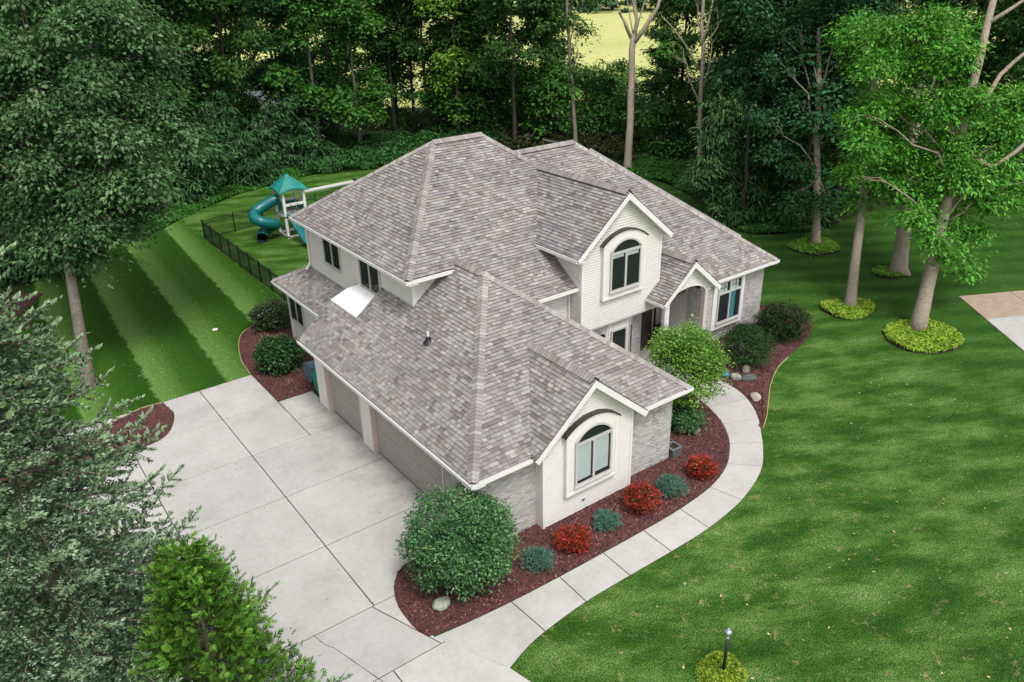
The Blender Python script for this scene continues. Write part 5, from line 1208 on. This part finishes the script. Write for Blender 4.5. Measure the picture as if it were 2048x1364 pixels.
for i, (p, lab) in enumerate((((1073, 1118), 'blue green juniper nearest the driveway'), ((1213, 1041), 'blue green juniper between the two nearer red barberries'), ((1343, 972), 'blue green juniper between the two farther red barberries'))):
    k = (0.98, 0.86, 1.02)[i]; shrub('blue_juniper', lab, p, 0.30*k, (0.56*k, 0.56*k, 0.36*k), 4600, 0.075, BLU, 20+i, 'needle', 0.26, 0.4, 6, 0.05, 'blue junipers of the front bed', -0.5)
shrub('shrub', 'small dark green shrub behind the boulders at the brick corner', (1374, 838), 0.55, (0.62, 0.62, 0.5), 3600, 0.10, VIB, 30)
shrub('shrub', 'fine leaved green weeping shrub below the right wing window', (1492, 690), 0.98, (1.28, 1.28, 1.02), 12000, 0.13, ((0.022, 0.07, 0.018), (0.034, 0.09, 0.022), (0.05, 0.115, 0.03), (0.014, 0.045, 0.014)), 31, 'needle', 0.2, 0.55, 8, 0.12, None, 0.8)
shrub('shrub', 'dark green shrub with red tipped leaves at the house corner', (1568, 642), 0.95, (1.35, 1.2, 1.0), 10000, 0.13, ((0.016, 0.052, 0.014), (0.024, 0.07, 0.018), (0.034, 0.09, 0.022), (0.075, 0.03, 0.02)), 32, 'leaf', 0.4, 0.5, 8, 0.14)
shrub('shrub', 'rounded green shrub nearest the left garage corner', (556, 708), 0.82, (1.12, 1.12, 0.85), 9000, 0.14, ((0.022, 0.085, 0.02), (0.034, 0.11, 0.026), (0.05, 0.14, 0.034), (0.014, 0.05, 0.014)), 33, hollow=0.5)
shrub('shrub', 'dull olive shrub farther back along the left wall', (541, 630), 0.78, (1.05, 1.05, 0.82), 9000, 0.11, ((0.045, 0.085, 0.03), (0.03, 0.062, 0.022), (0.06, 0.10, 0.045), (0.055, 0.05, 0.03)), 34, hollow=0.5)

# ------------------------------------------------------------------ low ground cover
def ground_cover(name, poly_px, n, h, size, pal, seed, label, world=None, as_thing=None, center=None, aspect=0.55):
    rng = np.random.default_rng(seed); poly = [tuple(px(u, v)[:2]) for u, v in poly_px] if world is None else world
    P = np.array(poly); lo, hi = P.min(0), P.max(0); Q = rng.uniform(lo, hi, (n*4, 2)); ins = np.zeros(len(Q), bool); j = len(P)-1
    for i in range(len(P)):
        with np.errstate(divide='ignore', invalid='ignore'):
            cnd = ((P[i, 1] > Q[:, 1]) != (P[j, 1] > Q[:, 1])) & (Q[:, 0] < (P[j, 0]-P[i, 0])*(Q[:, 1]-P[i, 1])/(P[j, 1]-P[i, 1])+P[i, 0])
        ins ^= cnd; j = i
    Q = Q[ins][:n]; m_ = len(Q); hgt = h*(0.55+0.45*np.sin(Q[:, 0]*1.7+seed)*np.cos(Q[:, 1]*1.3))*rng.uniform(0.5, 1.1, m_)
    C = np.stack([Q[:, 0], Q[:, 1], np.maximum(0.03, np.abs(hgt))], 1); axis = rng.normal(size=(m_, 3))+np.array([0, 0, 0.25]); nr = rng.normal(size=(m_, 3))*0.5+np.array([0, 0, 1.0]); L = size*rng.uniform(0.7, 1.35, m_)
    pal = np.array(pal); cl = pal[((np.sin(Q[:, 0]*2.3)+np.cos(Q[:, 1]*2.9)+rng.normal(size=m_)*0.8)*1.2+len(pal)/2).astype(int) % len(pal)]*rng.uniform(0.75, 1.3, (m_, 1))
    if center is not None: C = C-np.array(center)
    o = fast_mesh(name, leaf_cards(C, axis, nr, L, L*aspect), 4, cl, 'leaf')
    if center is not None: o.location = center
    return o
PACH = ((0.036, 0.150, 0.022), (0.055, 0.185, 0.03), (0.085, 0.225, 0.045), (0.022, 0.10, 0.016))
UND = ((0.028, 0.105, 0.024), (0.042, 0.140, 0.032), (0.060, 0.170, 0.042), (0.020, 0.075, 0.018))
def gc_stuff(name, poly, n, h, size, pal, seed, label):
    o = ground_cover(name, poly, n, h, size, pal, seed, label); stuff(o); o['label'] = label; return o
gc_stuff('ground_cover', ((300, 470), (360, 440), (420, 412), (480, 388), (540, 372), (640, 346), (760, 330), (760, 300), (640, 320), (540, 345), (440, 378), (340, 415), (270, 450)), 16000, 0.35, 0.24, PACH, 1, 'low pale leaved plants along the far lawn edge')
gc_stuff('undergrowth', ((600, 352), (700, 345), (860, 325), (1000, 300), (1000, 262), (860, 268), (700, 285), (600, 315)), 24000, 1.0, 0.34, UND, 2, 'dense green undergrowth behind the main roof')
gc_stuff('undergrowth', ((280, 440), (420, 385), (600, 325), (700, 290), (560, 280), (400, 330), (200, 430)), 15000, 1.0, 0.34, UND, 3, 'dark undergrowth below the hemlocks')
gc_stuff('undergrowth', ((1000, 300), (1160, 300), (1270, 330), (1270, 290), (1100, 265), (1000, 262)), 9000, 1.2, 0.34, ((0.05, 0.055, 0.02), (0.03, 0.06, 0.02), (0.07, 0.065, 0.03)), 4, 'brownish scrub behind the right wing ridge')
gc_stuff('ground_cover', ((1255, 345), (1340, 370), (1390, 395), (1400, 372), (1390, 330), (1280, 315), (1255, 325)), 9000, 0.4, 0.26, PACH, 5, 'leafy ground cover behind the right wing')
gc_stuff('ground_cover', ((1480, 462), (1500, 470), (1620, 466), (1640, 445), (1560, 430), (1480, 440)), 9000, 0.4, 0.26, PACH, 6, 'leafy ground cover below the evergreen')
gc_stuff('undergrowth', ((1380, 360), (1480, 400), (1640, 420), (1800, 390), (2048, 385), (2048, 350), (1800, 350), (1500, 340), (1380, 310)), 18000, 1.0, 0.4, UND, 7, 'dark undergrowth at the edge of the right wood')
def ring(label, cx, cy, rx, ry, n, pal, seed, h=0.30):
    base = (cx, cy, 0.0); pts = [(cx+rx*math.cos(a)*(1+0.06*math.sin(3*a+seed)), cy+ry*math.sin(a)) for a in np.linspace(0, 6.283, 33)[:-1]]
    root = empty('ground_cover_ring', base); tag(root, label, 'ground cover', 'ground cover rings round trees')
    mbx = MB(); mbx.add([(p[0]-cx, p[1]-cy, 0.006) for p in pts], [tuple(range(32))]); mbx.build('soil', 'soil', root)
    o = ground_cover('leaves', None, n, h, 0.15, pal, seed, label, world=pts, center=base); o.location = (0, 0, 0); o.parent = root; stuff(o); return root
GOLD = ((0.24, 0.40, 0.04), (0.34, 0.46, 0.05), (0.13, 0.28, 0.03), (0.40, 0.47, 0.07)); GRN = ((0.15, 0.33, 0.045), (0.11, 0.26, 0.035), (0.20, 0.38, 0.06))
ring('green leafy ring round the grey oak trunk', 34.0, 10.95, 1.75, 1.55, 3200, GRN, 1)
ring('golden leafy ring round the second straight trunk', 26.65, 3.85, 1.55, 1.25, 3200, GOLD, 2)
ring('small green leafy patch beside the thick flared trunk', 33.2, 5.35, 1.0, 0.9, 1100, GRN, 3)
ring('largest golden leafy ring round the leaning hickory trunk', 26.3, -0.45, 1.95, 1.75, 5200, GOLD, 4)
ring('golden leafy ring round the lamp post', 2.22, -7.98, 0.66, 0.62, 2200, ((0.22, 0.32, 0.03), (0.30, 0.37, 0.04), (0.13, 0.24, 0.03)), 5, 0.34)
# far tree line across the field
rng = np.random.default_rng(77); bl = []
for k in range(150):
    a = -0.35+1.9*k/150; d = 300+rng.uniform(0, 60); bl.append(((CAM[0]+d*math.sin(a), CAM[1]+d*math.cos(a), rng.uniform(2, 8)), (9, 9, rng.uniform(5, 9))))
V, col, _ = blob_leaves(rng, bl, 42000, 2.2, 0.7, ((0.035, 0.085, 0.035), (0.045, 0.10, 0.045), (0.03, 0.07, 0.03)), 1.6, 14, 0.2, 0.6)
far = fast_mesh('far_wood', V, 4, col, 'leaf'); stuff(far); far['label'] = 'distant line of trees across the field'
# fallen leaves
rng = np.random.default_rng(5); n = 240; xy = np.concatenate([np.stack([rng.uniform(-1, 24, 150), rng.uniform(-14, -1, 150)], 1), np.stack([rng.uniform(-8, 3, 60), rng.uniform(17, 36, 60)], 1), np.stack([rng.uniform(16, 40, 30), rng.uniform(-4, 12, 30)], 1)])
C = np.column_stack([xy, np.full(len(xy), 0.03)]); V = leaf_cards(C, rng.normal(size=(n, 3))*np.array([1, 1, 0.1]), np.tile([[0, 0, 1.0]], (n, 1))+rng.normal(size=(n, 3))*0.2, rng.uniform(0.05, 0.13, n), rng.uniform(0.04, 0.09, n))
ok = ~((xy[:, 1] > -4.2) & (xy[:, 0] < 15)); ok |= xy[:, 1] > 16
fl = fast_mesh('fallen_leaves', V.reshape(-1, 4, 3)[ok].reshape(-1, 3), 4, (np.array([[0.55, 0.42, 0.28]])*rng.uniform(0.6, 1.3, (n, 1)))[ok], 'leaf'); stuff(fl); fl['label'] = 'scattered pale fallen leaves on the grass'

# ================================================================== THINGS IN THE GARDEN
def boulder(label, p_px, size, col, seed, z0=0.05):
    c = px(*p_px, z0); rng = np.random.default_rng(seed); import bmesh
    bm = bmesh.new(); bmesh.ops.create_icosphere(bm, subdivisions=3, radius=1.0)
    cuts = unit(rng.normal(size=(9, 3))); offs = rng.uniform(0.55, 0.9, 9)
    for v_ in bm.verts:
        p = np.array(v_.co)
        for n_, o_ in zip(cuts, offs):
            d = p@n_
            if d > o_: p = p-n_*(d-o_)*0.85
        p = p*(1+0.05*math.sin(p[0]*7+seed)*math.cos(p[1]*6)); v_.co = p*np.array(size)
    me = bpy.data.meshes.new('boulder'); bm.to_mesh(me); bm.free()
    at = me.color_attributes.new('Col', 'FLOAT_COLOR', 'CORNER'); at.data.foreach_set('color', [*col, 1.0]*len(me.loops)); me.materials.append(MATS['rock'])
    o = bpy.data.objects.new('boulder', me); COL.objects.link(o); o.location = (c[0], c[1], z0+size[2]*0.42); o.rotation_euler = (0, 0, rng.uniform(0, 3)); tag(o, label, 'boulder', 'boulders in the beds'); return o
boulder('flat grey green boulder below the big round shrub', (880, 1212), (0.36, 0.26, 0.2), (0.33, 0.35, 0.29), 1)
boulder('brown boulder at the brick corner', (1359, 862), (0.30, 0.26, 0.26), (0.26, 0.17, 0.12), 2)
boulder('dark grey boulder right of the brown one', (1391, 866), (0.30, 0.22, 0.2), (0.17, 0.15, 0.145), 3)
boulder('small pale boulder left in the trio beside the walk', (1471, 758), (0.28, 0.22, 0.2), (0.34, 0.31, 0.26), 4)
boulder('upright tan boulder behind the trio beside the walk', (1492, 744), (0.2, 0.2, 0.26), (0.30, 0.27, 0.21), 5)
boulder('dark mottled boulder right in the trio beside the walk', (1498, 760), (0.36, 0.24, 0.2), (0.10, 0.105, 0.10), 6)
boulder('pale angular stone in the bed beside the walk', (1511, 798), (0.30, 0.24, 0.2), (0.42, 0.36, 0.32), 7)
st = px(430, 659, 0.0); mb = MB(); mb.tube([(0, 0, -0.02), (0, 0, 0.02), (0, 0, 0.03)], [0.15, 0.15, 0.13], 14); o = mb.build('valve_cover', 'trim'); o.location = st; tag(o, 'pale round valve cover set in the striped lawn', 'cover')
# planter
p = px(1345, 909, 0.05); root = empty('planter_box', (p[0], p[1], 0.06)); tag(root, 'empty square dark planter on the mulch by the brick corner', 'planter')
mb = MB(); w_ = 0.23
for a in ((-w_, w_, -w_, -w_+0.04), (-w_, w_, w_-0.04, w_), (-w_, -w_+0.04, -w_+0.04, w_-0.04), (w_-0.04, w_, -w_+0.04, w_-0.04)): mb.box(*a, 0, 0.36)
mb.build('box', 'pot', root); rm_ = MB()
for a in ((-w_-.02, w_+.02, -w_-.02, -w_+.05), (-w_-.02, w_+.02, w_-.05, w_+.02), (-w_-.02, -w_+.05, -w_+.05, w_-.05), (w_-.05, w_+.02, -w_+.05, w_-.05)): rm_.box(*a, 0.361, 0.40)
rm_.build('rim', 'galvanised', root); so_ = MB(); so_.box(-w_+.04, w_-.04, -w_+.04, w_-.04, 0.0, 0.26); so_.build('soil', 'soil', root)
# blue watering can like tub by the porch bed
p = px(1450, 752, 0.06); root = empty('blue_tub', (p[0], p[1], 0.06)); tag(root, 'small blue plastic tub beside the front walk', 'tub')
mb = MB(); mb.tube([(0, 0, 0), (0, 0, 0.16), (0, 0, 0.17), (0, 0, 0.05)], [0.15, 0.21, 0.18, 0.13], 16); mb.build('bowl', 'blue_plastic', root, True); mb = MB(); mb.tube([(-0.2, 0, 0.17), (0, 0, 0.24), (0.2, 0, 0.17)], 0.015, 6); mb.build('handle', 'blue_plastic', root)
# green cart and blue grey disc left of the garage
root = empty('wheeled_bin', (0.45, 13.05, 0.06)); tag(root, 'green wheeled bin behind the garage corner', 'bin')
mb = MB(); mb.hexa([(-.25, -.25, 0.08), (.25, -.25, 0.08), (.25, .25, 0.08), (-.25, .25, 0.08), (-.31, -.31, 1.0), (.31, -.31, 1.0), (.31, .34, 1.0), (-.31, .34, 1.0)]); mb.build('body', 'bin_green', root)
mb = MB(); mb.hexa([(-.34, -.34, 1.002), (.34, -.34, 1.002), (.34, .37, 1.002), (-.34, .37, 1.002), (-.28, -.28, 1.10), (.28, -.28, 1.10), (.28, .31, 1.10), (-.28, .31, 1.10)]); mb.build('lid', 'bin_green', root)
for s_ in (-1, 1): mb = MB(); mb.tube([(s_*0.27, 0.27, 0.1), (s_*0.33, 0.27, 0.1)], 0.1, 12); mb.build('wheel', 'black_metal', root)
mb = MB(); mb.tube([(-.3, -.36, 0.92), (.3, -.36, 0.92)], 0.02, 6); mb.build('handle', 'bin_green', root)
root = empty('hose_reel', (0.55, 14.2, 0.06)); tag(root, 'grey blue hose reel behind the green bin', 'hose reel')
mb = MB()
for k in range(5): mb.tube([(-0.16+0.08*k+0, 0.42*math.cos(a), 0.62+0.42*math.sin(a)) for a in np.linspace(0, 6.283, 25)], 0.042, 6, False)
mb.build('hose', 'bin_blue', root, True)
for s_ in (-0.24, 0.24):
    mb = MB(); mb.tube([(s_, 0, 0.62), (s_+0.03*np.sign(s_), 0, 0.62)], 0.5, 20); mb.build('flange', 'bin_blue', root); mb = MB(); mb.beam((s_, 0, 0.0), (s_, 0, 0.6), 0.05, 0.3); mb.build('leg', 'black_metal', root)
# flowers by the door
root = empty('flower_pot', (15.0, 6.55, 0.16)); tag(root, 'pot of red flowers beside the front door', 'flower pot')
mb = MB(); mb.tube([(0, 0, 0), (0, 0, 0.5), (0, 0, 0.52), (0, 0, 0.45)], [0.16, 0.24, 0.22, 0.2], 14); mb.build('pot', 'pot', root)
rg = np.random.default_rng(4); V, col, _ = blob_leaves(rg, [((0, 0, 0.95), (0.3, 0.3, 0.4))], 900, 0.12, 0.6, ((0.03, 0.1, 0.02), (0.05, 0.13, 0.03)), 0.08, 6, 0, 0.2); fast_mesh('foliage', V, 4, col, 'leaf', root)
V, col, _ = blob_leaves(rg, [((0, -0.05, 1.2), (0.26, 0.26, 0.25))], 260, 0.10, 0.9, ((0.55, 0.02, 0.015), (0.42, 0.012, 0.01)), 0.05, 4, 0, 0.3); stuff(fast_mesh('petals', V, 4, col, 'leaf', root))
# lamp post
root = empty('lamp_post', (2.37, -7.95, 0)); tag(root, 'black lamp post with a small glass lantern in the front lawn', 'lamp post')
mb = MB(); mb.tube([(0, 0, -0.1), (0, 0, 1.26)], 0.042, 12); mb.build('post', 'black_metal', root, True)
mb = MB(); mb.tube([(0, 0, 1.262), (0, 0, 1.29), (0, 0, 1.33)], [0.05, 0.055, 0.035], 12); mb.build('collar', 'galvanised', root, True)
mb = MB(); mb.tube([(0, 0, 1.332), (0, 0, 1.40), (0, 0, 1.50)], [0.045, 0.07, 0.092], 6); gl = mb.build('lantern_glass', 'glass', root)
mb = MB(); mb.tube([(0, 0, 1.34), (0, 0, 1.45)], [0.02, 0.028], 8); mb.build('bulb', 'play_white', root, True)
for k in range(6):
    a = k*math.pi/3; mb = MB(); mb.tube([(0.047*math.cos(a), 0.047*math.sin(a), 1.332), (0.095*math.cos(a), 0.095*math.sin(a), 1.50)], 0.006, 4); mb.build('lantern_bar', 'galvanised', root)
mb = MB(); mb.tube([(0, 0, 1.502), (0, 0, 1.515), (0, 0, 1.55), (0, 0, 1.58), (0, 0, 1.61), (0, 0, 1.62)], [0.105, 0.10, 0.06, 0.03, 0.035, 0.01], 12); mb.build('lantern_cap', 'galvanised', root, True)
# bird house on a pole beyond the maple
p = px(176, 702); root = empty('bird_house', (p[0], p[1], 0)); tag(root, 'small bird house on a pale pole behind the maple trunk', 'bird house')
mb = MB(); mb.tube([(0, 0, -0.1), (0, 0, 1.55)], 0.025, 8); mb.build('pole', 'play_white', root); mb = MB(); mb.box(-0.14, 0.14, -0.14, 0.14, 1.55, 1.80); bh = mb.build('box', 'tan', root)
mb = MB(); mb.tube([(0, -0.142, 1.68), (0, -0.15, 1.68)], 0.035, 10); mb.build('hole', 'black_metal', bh)
mb = MB(); mb.add([(-.2, -.2, 1.801), (.2, -.2, 1.801), (.2, .2, 1.801), (-.2, .2, 1.801), (-.2, 0, 2.0), (.2, 0, 2.0)], [(0, 1, 5, 4), (2, 3, 4, 5), (0, 4, 3), (1, 2, 5), (3, 2, 1, 0)]); mb.build('roof', 'navy', root); mb = MB(); mb.tube([(0, 0, 0.95), (0.3, -0.12, 1.0)], 0.012, 5); mb.build('perch', 'play_white', root)
# grey roofed shed beyond the trees
sp_ = px(528, 262); root = empty('shed', (sp_[0], sp_[1], 0)); tag(root, 'grey roofed pale shed glimpsed through the wood', 'shed')
mb = MB(); mb.box(-2.6, 2.6, -2, 2, 0, 2.6); mb.build('wall', 'shed_wall', root); mb = MB(); mb.prism([(-2.9, -2.4, 2.5), (2.9, -2.4, 2.5), (2.9, 0, 4.4), (-2.9, 0, 4.4)], (0, 0, 0.12)); mb.prism([(-2.9, 2.4, 2.5), (2.9, 2.4, 2.5), (2.9, 0.001, 4.4), (-2.9, 0.001, 4.4)], (0, 0, 0.12)); mb.build('roof', 'shed_roof', root)
mb = MB(); mb.box(-0.5, 0.5, -2.03, -2.001, 0.05, 2.1); mb.build('door', 'deck_grey', root); root.rotation_euler = (0, 0, -0.55)

# ---- black metal fence
FH = 1.36
def fence(label, A, B, npan, pick=0.105):
    A = np.array([*A, 0.0]); B = np.array([*B, 0.0]); L = np.linalg.norm(B-A); d = (B-A)/L; root = empty('metal_fence', A); tag(root, label, 'fence'); ang = math.atan2(d[1], d[0]); root.rotation_euler = (0, 0, ang)
    mp = MB(); mp.box(-0.035, 0.035, -0.035, 0.035, -0.05, FH+0.05); mp.box(-0.045, 0.045, -0.045, 0.045, FH+0.051, FH+0.08); P_ = None
    for k in range(npan+1):
        if P_ is None: o = mp.build('post', 'black_metal', root); P_ = o
        else: o = P_.copy(); COL.objects.link(o); o.parent = root
        o.location = (L*k/npan, 0, 0)
    for z in (0.12, FH-0.20, FH-0.03):
        mr = MB(); mr.box(0.0, L, -0.014, 0.014, z-0.018, z+0.018); mr.build('rail', 'black_metal', root)
    q = MB(); q.box(-0.008, 0.008, -0.008, 0.008, 0.05, FH); P_ = None; x = pick
    while x < L-0.05:
        if P_ is None: o = q.build('picket', 'black_metal', root); P_ = o
        else: o = P_.copy(); COL.objects.link(o); o.parent = root
        o.location = (x, 0, 0); x += pick
    return root
fence('black picket fence run facing the striped lawn', (3.36, 22.9), (3.36, 39.15), 9)
fence('black picket fence run behind the play tower', (3.40, 39.15), (21.5, 42.0), 8)

# ---- play set
ps = empty('play_set', (8.0, 35.4, 0)); tag(ps, 'white and teal play tower with spiral slide and swing beam', 'play set')
def pp(mb, name, mat, smooth=False):
    o = mb.build(name, mat, None, smooth); o.parent = ps; o.matrix_parent_inverse = Matrix.Translation((-8.0, -35.4, 0)); return o
x0, x1_, y0, y1_ = 8.05, 9.55, 35.45, 37.0
for x in (x0, x1_):
    for y in (y0, y1_): mb = MB(); mb.box(x-.085, x+.085, y-.085, y+.085, -0.05, 3.45); pp(mb, 'post', 'play_white')
for z, sides in ((0.10, 'abcd'), (1.52, 'abcd'), (2.35, 'abd'), (3.32, 'abcd')):
    for s_ in sides:
        mb = MB(); h_ = 0.07 if z != 2.35 else 0.09
        if s_ == 'a': mb.box(x0+.061, x1_-.061, y0-.04, y0+.04, z-h_, z+h_)
        if s_ == 'b': mb.box(x0+.061, x1_-.061, y1_-.04, y1_+.04, z-h_, z+h_)
        if s_ == 'c': mb.box(x0-.04, x0+.04, y0+.061, y1_-.061, z-h_, z+h_)
        if s_ == 'd': mb.box(x1_-.04, x1_+.04, y0+.061, y1_-.061, z-h_, z+h_)
        pp(mb, 'rail', 'play_white')
for x in (x0, x1_):
    for y in (y0, y1_):
        for z in (0.1, 1.52): mb = MB(); mb.box(x-.09, x+.09, y-.09, y+.09, z-.05, z+.05); pp(mb, 'bracket', 'play_dark')
mb = MB(); mb.box(x0+.05, x1_-.05, y0+.05, y1_-.05, 1.60, 1.66); pp(mb, 'deck', 'deck_grey')
mb = MB(); mb.box(x0+.07, x1_-.07, y1_-.035, y1_-.015, 1.7, 2.25); pp(mb, 'panel', 'play_green'); mb = MB(); mb.box(x1_-.035, x1_-.015, y0+.07, y1_-.07, 1.7, 2.25); pp(mb, 'panel', 'play_green')
# scalloped hip roof
cx_, cy_ = (x0+x1_)/2, (y0+y1_)/2; hw = 1.06; ap = np.array([cx_, cy_, 4.35]); mb = MB()
for k in range(4):
    c0 = np.array([(-1, -1), (1, -1), (1, 1), (-1, 1)][k])*hw; c1 = np.array([(-1, -1), (1, -1), (1, 1), (-1, 1)][(k+1) % 4])*hw; m_ = 12
    edge = [np.array([cx_, cy_, 0])+np.array([*(c0+(c1-c0)*i/m_), 3.30+0.20*(0.5-0.5*math.cos(2*math.pi*i/m_))**1.0 - 0.0]) for i in range(m_+1)]
    rows = 7; grid = [[ap+(e-ap)*(r/rows)+np.array([0, 0, 0.0 if r == 0 else 0.012*(r % 2)]) for e in edge] for r in range(rows+1)]
    vs = [p_ for r in grid for p_ in r]; fs = [(r*(m_+1)+i, r*(m_+1)+i+1, (r+1)*(m_+1)+i+1, (r+1)*(m_+1)+i) for r in range(rows) for i in range(m_)]
    lo = [e-np.array([0, 0, 0.06]) for e in edge]; o_ = len(vs); vs += lo; fs += [(rows*(m_+1)+i, rows*(m_+1)+i+1, o_+i+1, o_+i) for i in range(m_)]
    mb.add(vs, fs)
pp(mb, 'roof', 'play_green')
# spiral tube slide
path = smooth_path([(8.15, 36.50, 2.62), (7.65, 36.60, 2.52), (6.95, 36.70, 2.22), (6.35, 36.60, 1.94), (6.10, 36.15, 1.70), (6.45, 35.70, 1.46), (7.10, 35.70, 1.22), (7.50, 36.05, 1.0), (7.40, 36.5, 0.80), (6.95, 36.55, 0.62), (6.50, 36.15, 0.46), (6.25, 35.65, 0.38)], 5)
mb = MB(); mb.tube(path, 0.37, 16, False); pp(mb, 'spiral_slide', 'play_teal', True); mb = MB(); mb.tube(path, 0.345, 16, False); pp(mb, 'slide_lining', 'play_dark', True)
for k in (5, 15, 25, 35, 45):
    a, b_ = path[k], path[k+1]; d = (b_-a)/np.linalg.norm(b_-a); mb = MB(); mb.tube([a, a+d*0.06], 0.40, 16, False); pp(mb, 'slide_flange', 'play_teal', True)
# straight wave slide
sl = smooth_path([(8.42, 35.40, 1.66), (8.42, 34.9, 1.45), (8.42, 34.2, 0.95), (8.42, 33.6, 0.72), (8.42, 32.9, 0.32), (8.42, 32.4, 0.24)], 4); mb = MB()
for a, b_ in zip(sl[:-1], sl[1:]):
    ex = np.array([0.27, 0, 0]); Z = np.array([0, 0, 1.0]); mb.hexa([a-ex, a+ex, b_+ex, b_-ex, a-ex+Z*.03, a+ex+Z*.03, b_+ex+Z*.03, b_-ex+Z*.03])
    for s_ in (-1, 1): e2 = np.array([0.03, 0, 0]); c_ = ex*s_+e2*s_; mb.hexa([a+c_-e2, a+c_+e2, b_+c_+e2, b_+c_-e2, a+c_-e2+Z*.16, a+c_+e2+Z*.16, b_+c_+e2+Z*.16, b_+c_-e2+Z*.16])
pp(mb, 'straight_slide', 'play_teal')
# swing beam and legs
mb = MB(); mb.beam((x1_+.05, 36.3, 2.86), (14.0, 36.55, 2.86), 0.10, 0.19); pp(mb, 'swing_beam', 'play_white'); mb = MB(); mb.beam((x1_+.05, 36.24, 2.78), (13.9, 36.49, 2.78), 0.012, 0.07); pp(mb, 'beam_strip', 'deck_grey')
for s_ in (-1, 1): mb = MB(); mb.beam((14.0, 36.55, 2.84), (14.1, 36.55+1.2*s_, 0.0), 0.1, 0.1, (1, 0, 0)); pp(mb, 'beam_leg', 'play_white')
mb = MB(); mb.box(13.9, 14.12, 36.42, 36.68, 2.95, 3.05); pp(mb, 'bracket', 'play_dark')
for k in range(3):
    xs = 10.3+k*1.25; mb = MB()
    for dx in (0, 0.45): mb.tube([(xs+dx, 36.36, 2.75), (xs+dx, 36.36, 0.55)], 0.010, 4)
    mb.box(xs-0.03, xs+0.48, 36.28, 36.44, 0.50, 0.549); pp(mb, 'swing', 'play_green')
for s_ in (0, 0.5): mb = MB(); mb.tube(smooth_path([(8.5+s_, 35.3, 1.6), (8.5+s_, 35.25, 2.2), (8.5+s_, 35.4, 2.4)], 4), 0.022, 6); pp(mb, 'grab_bar', 'play_dark')
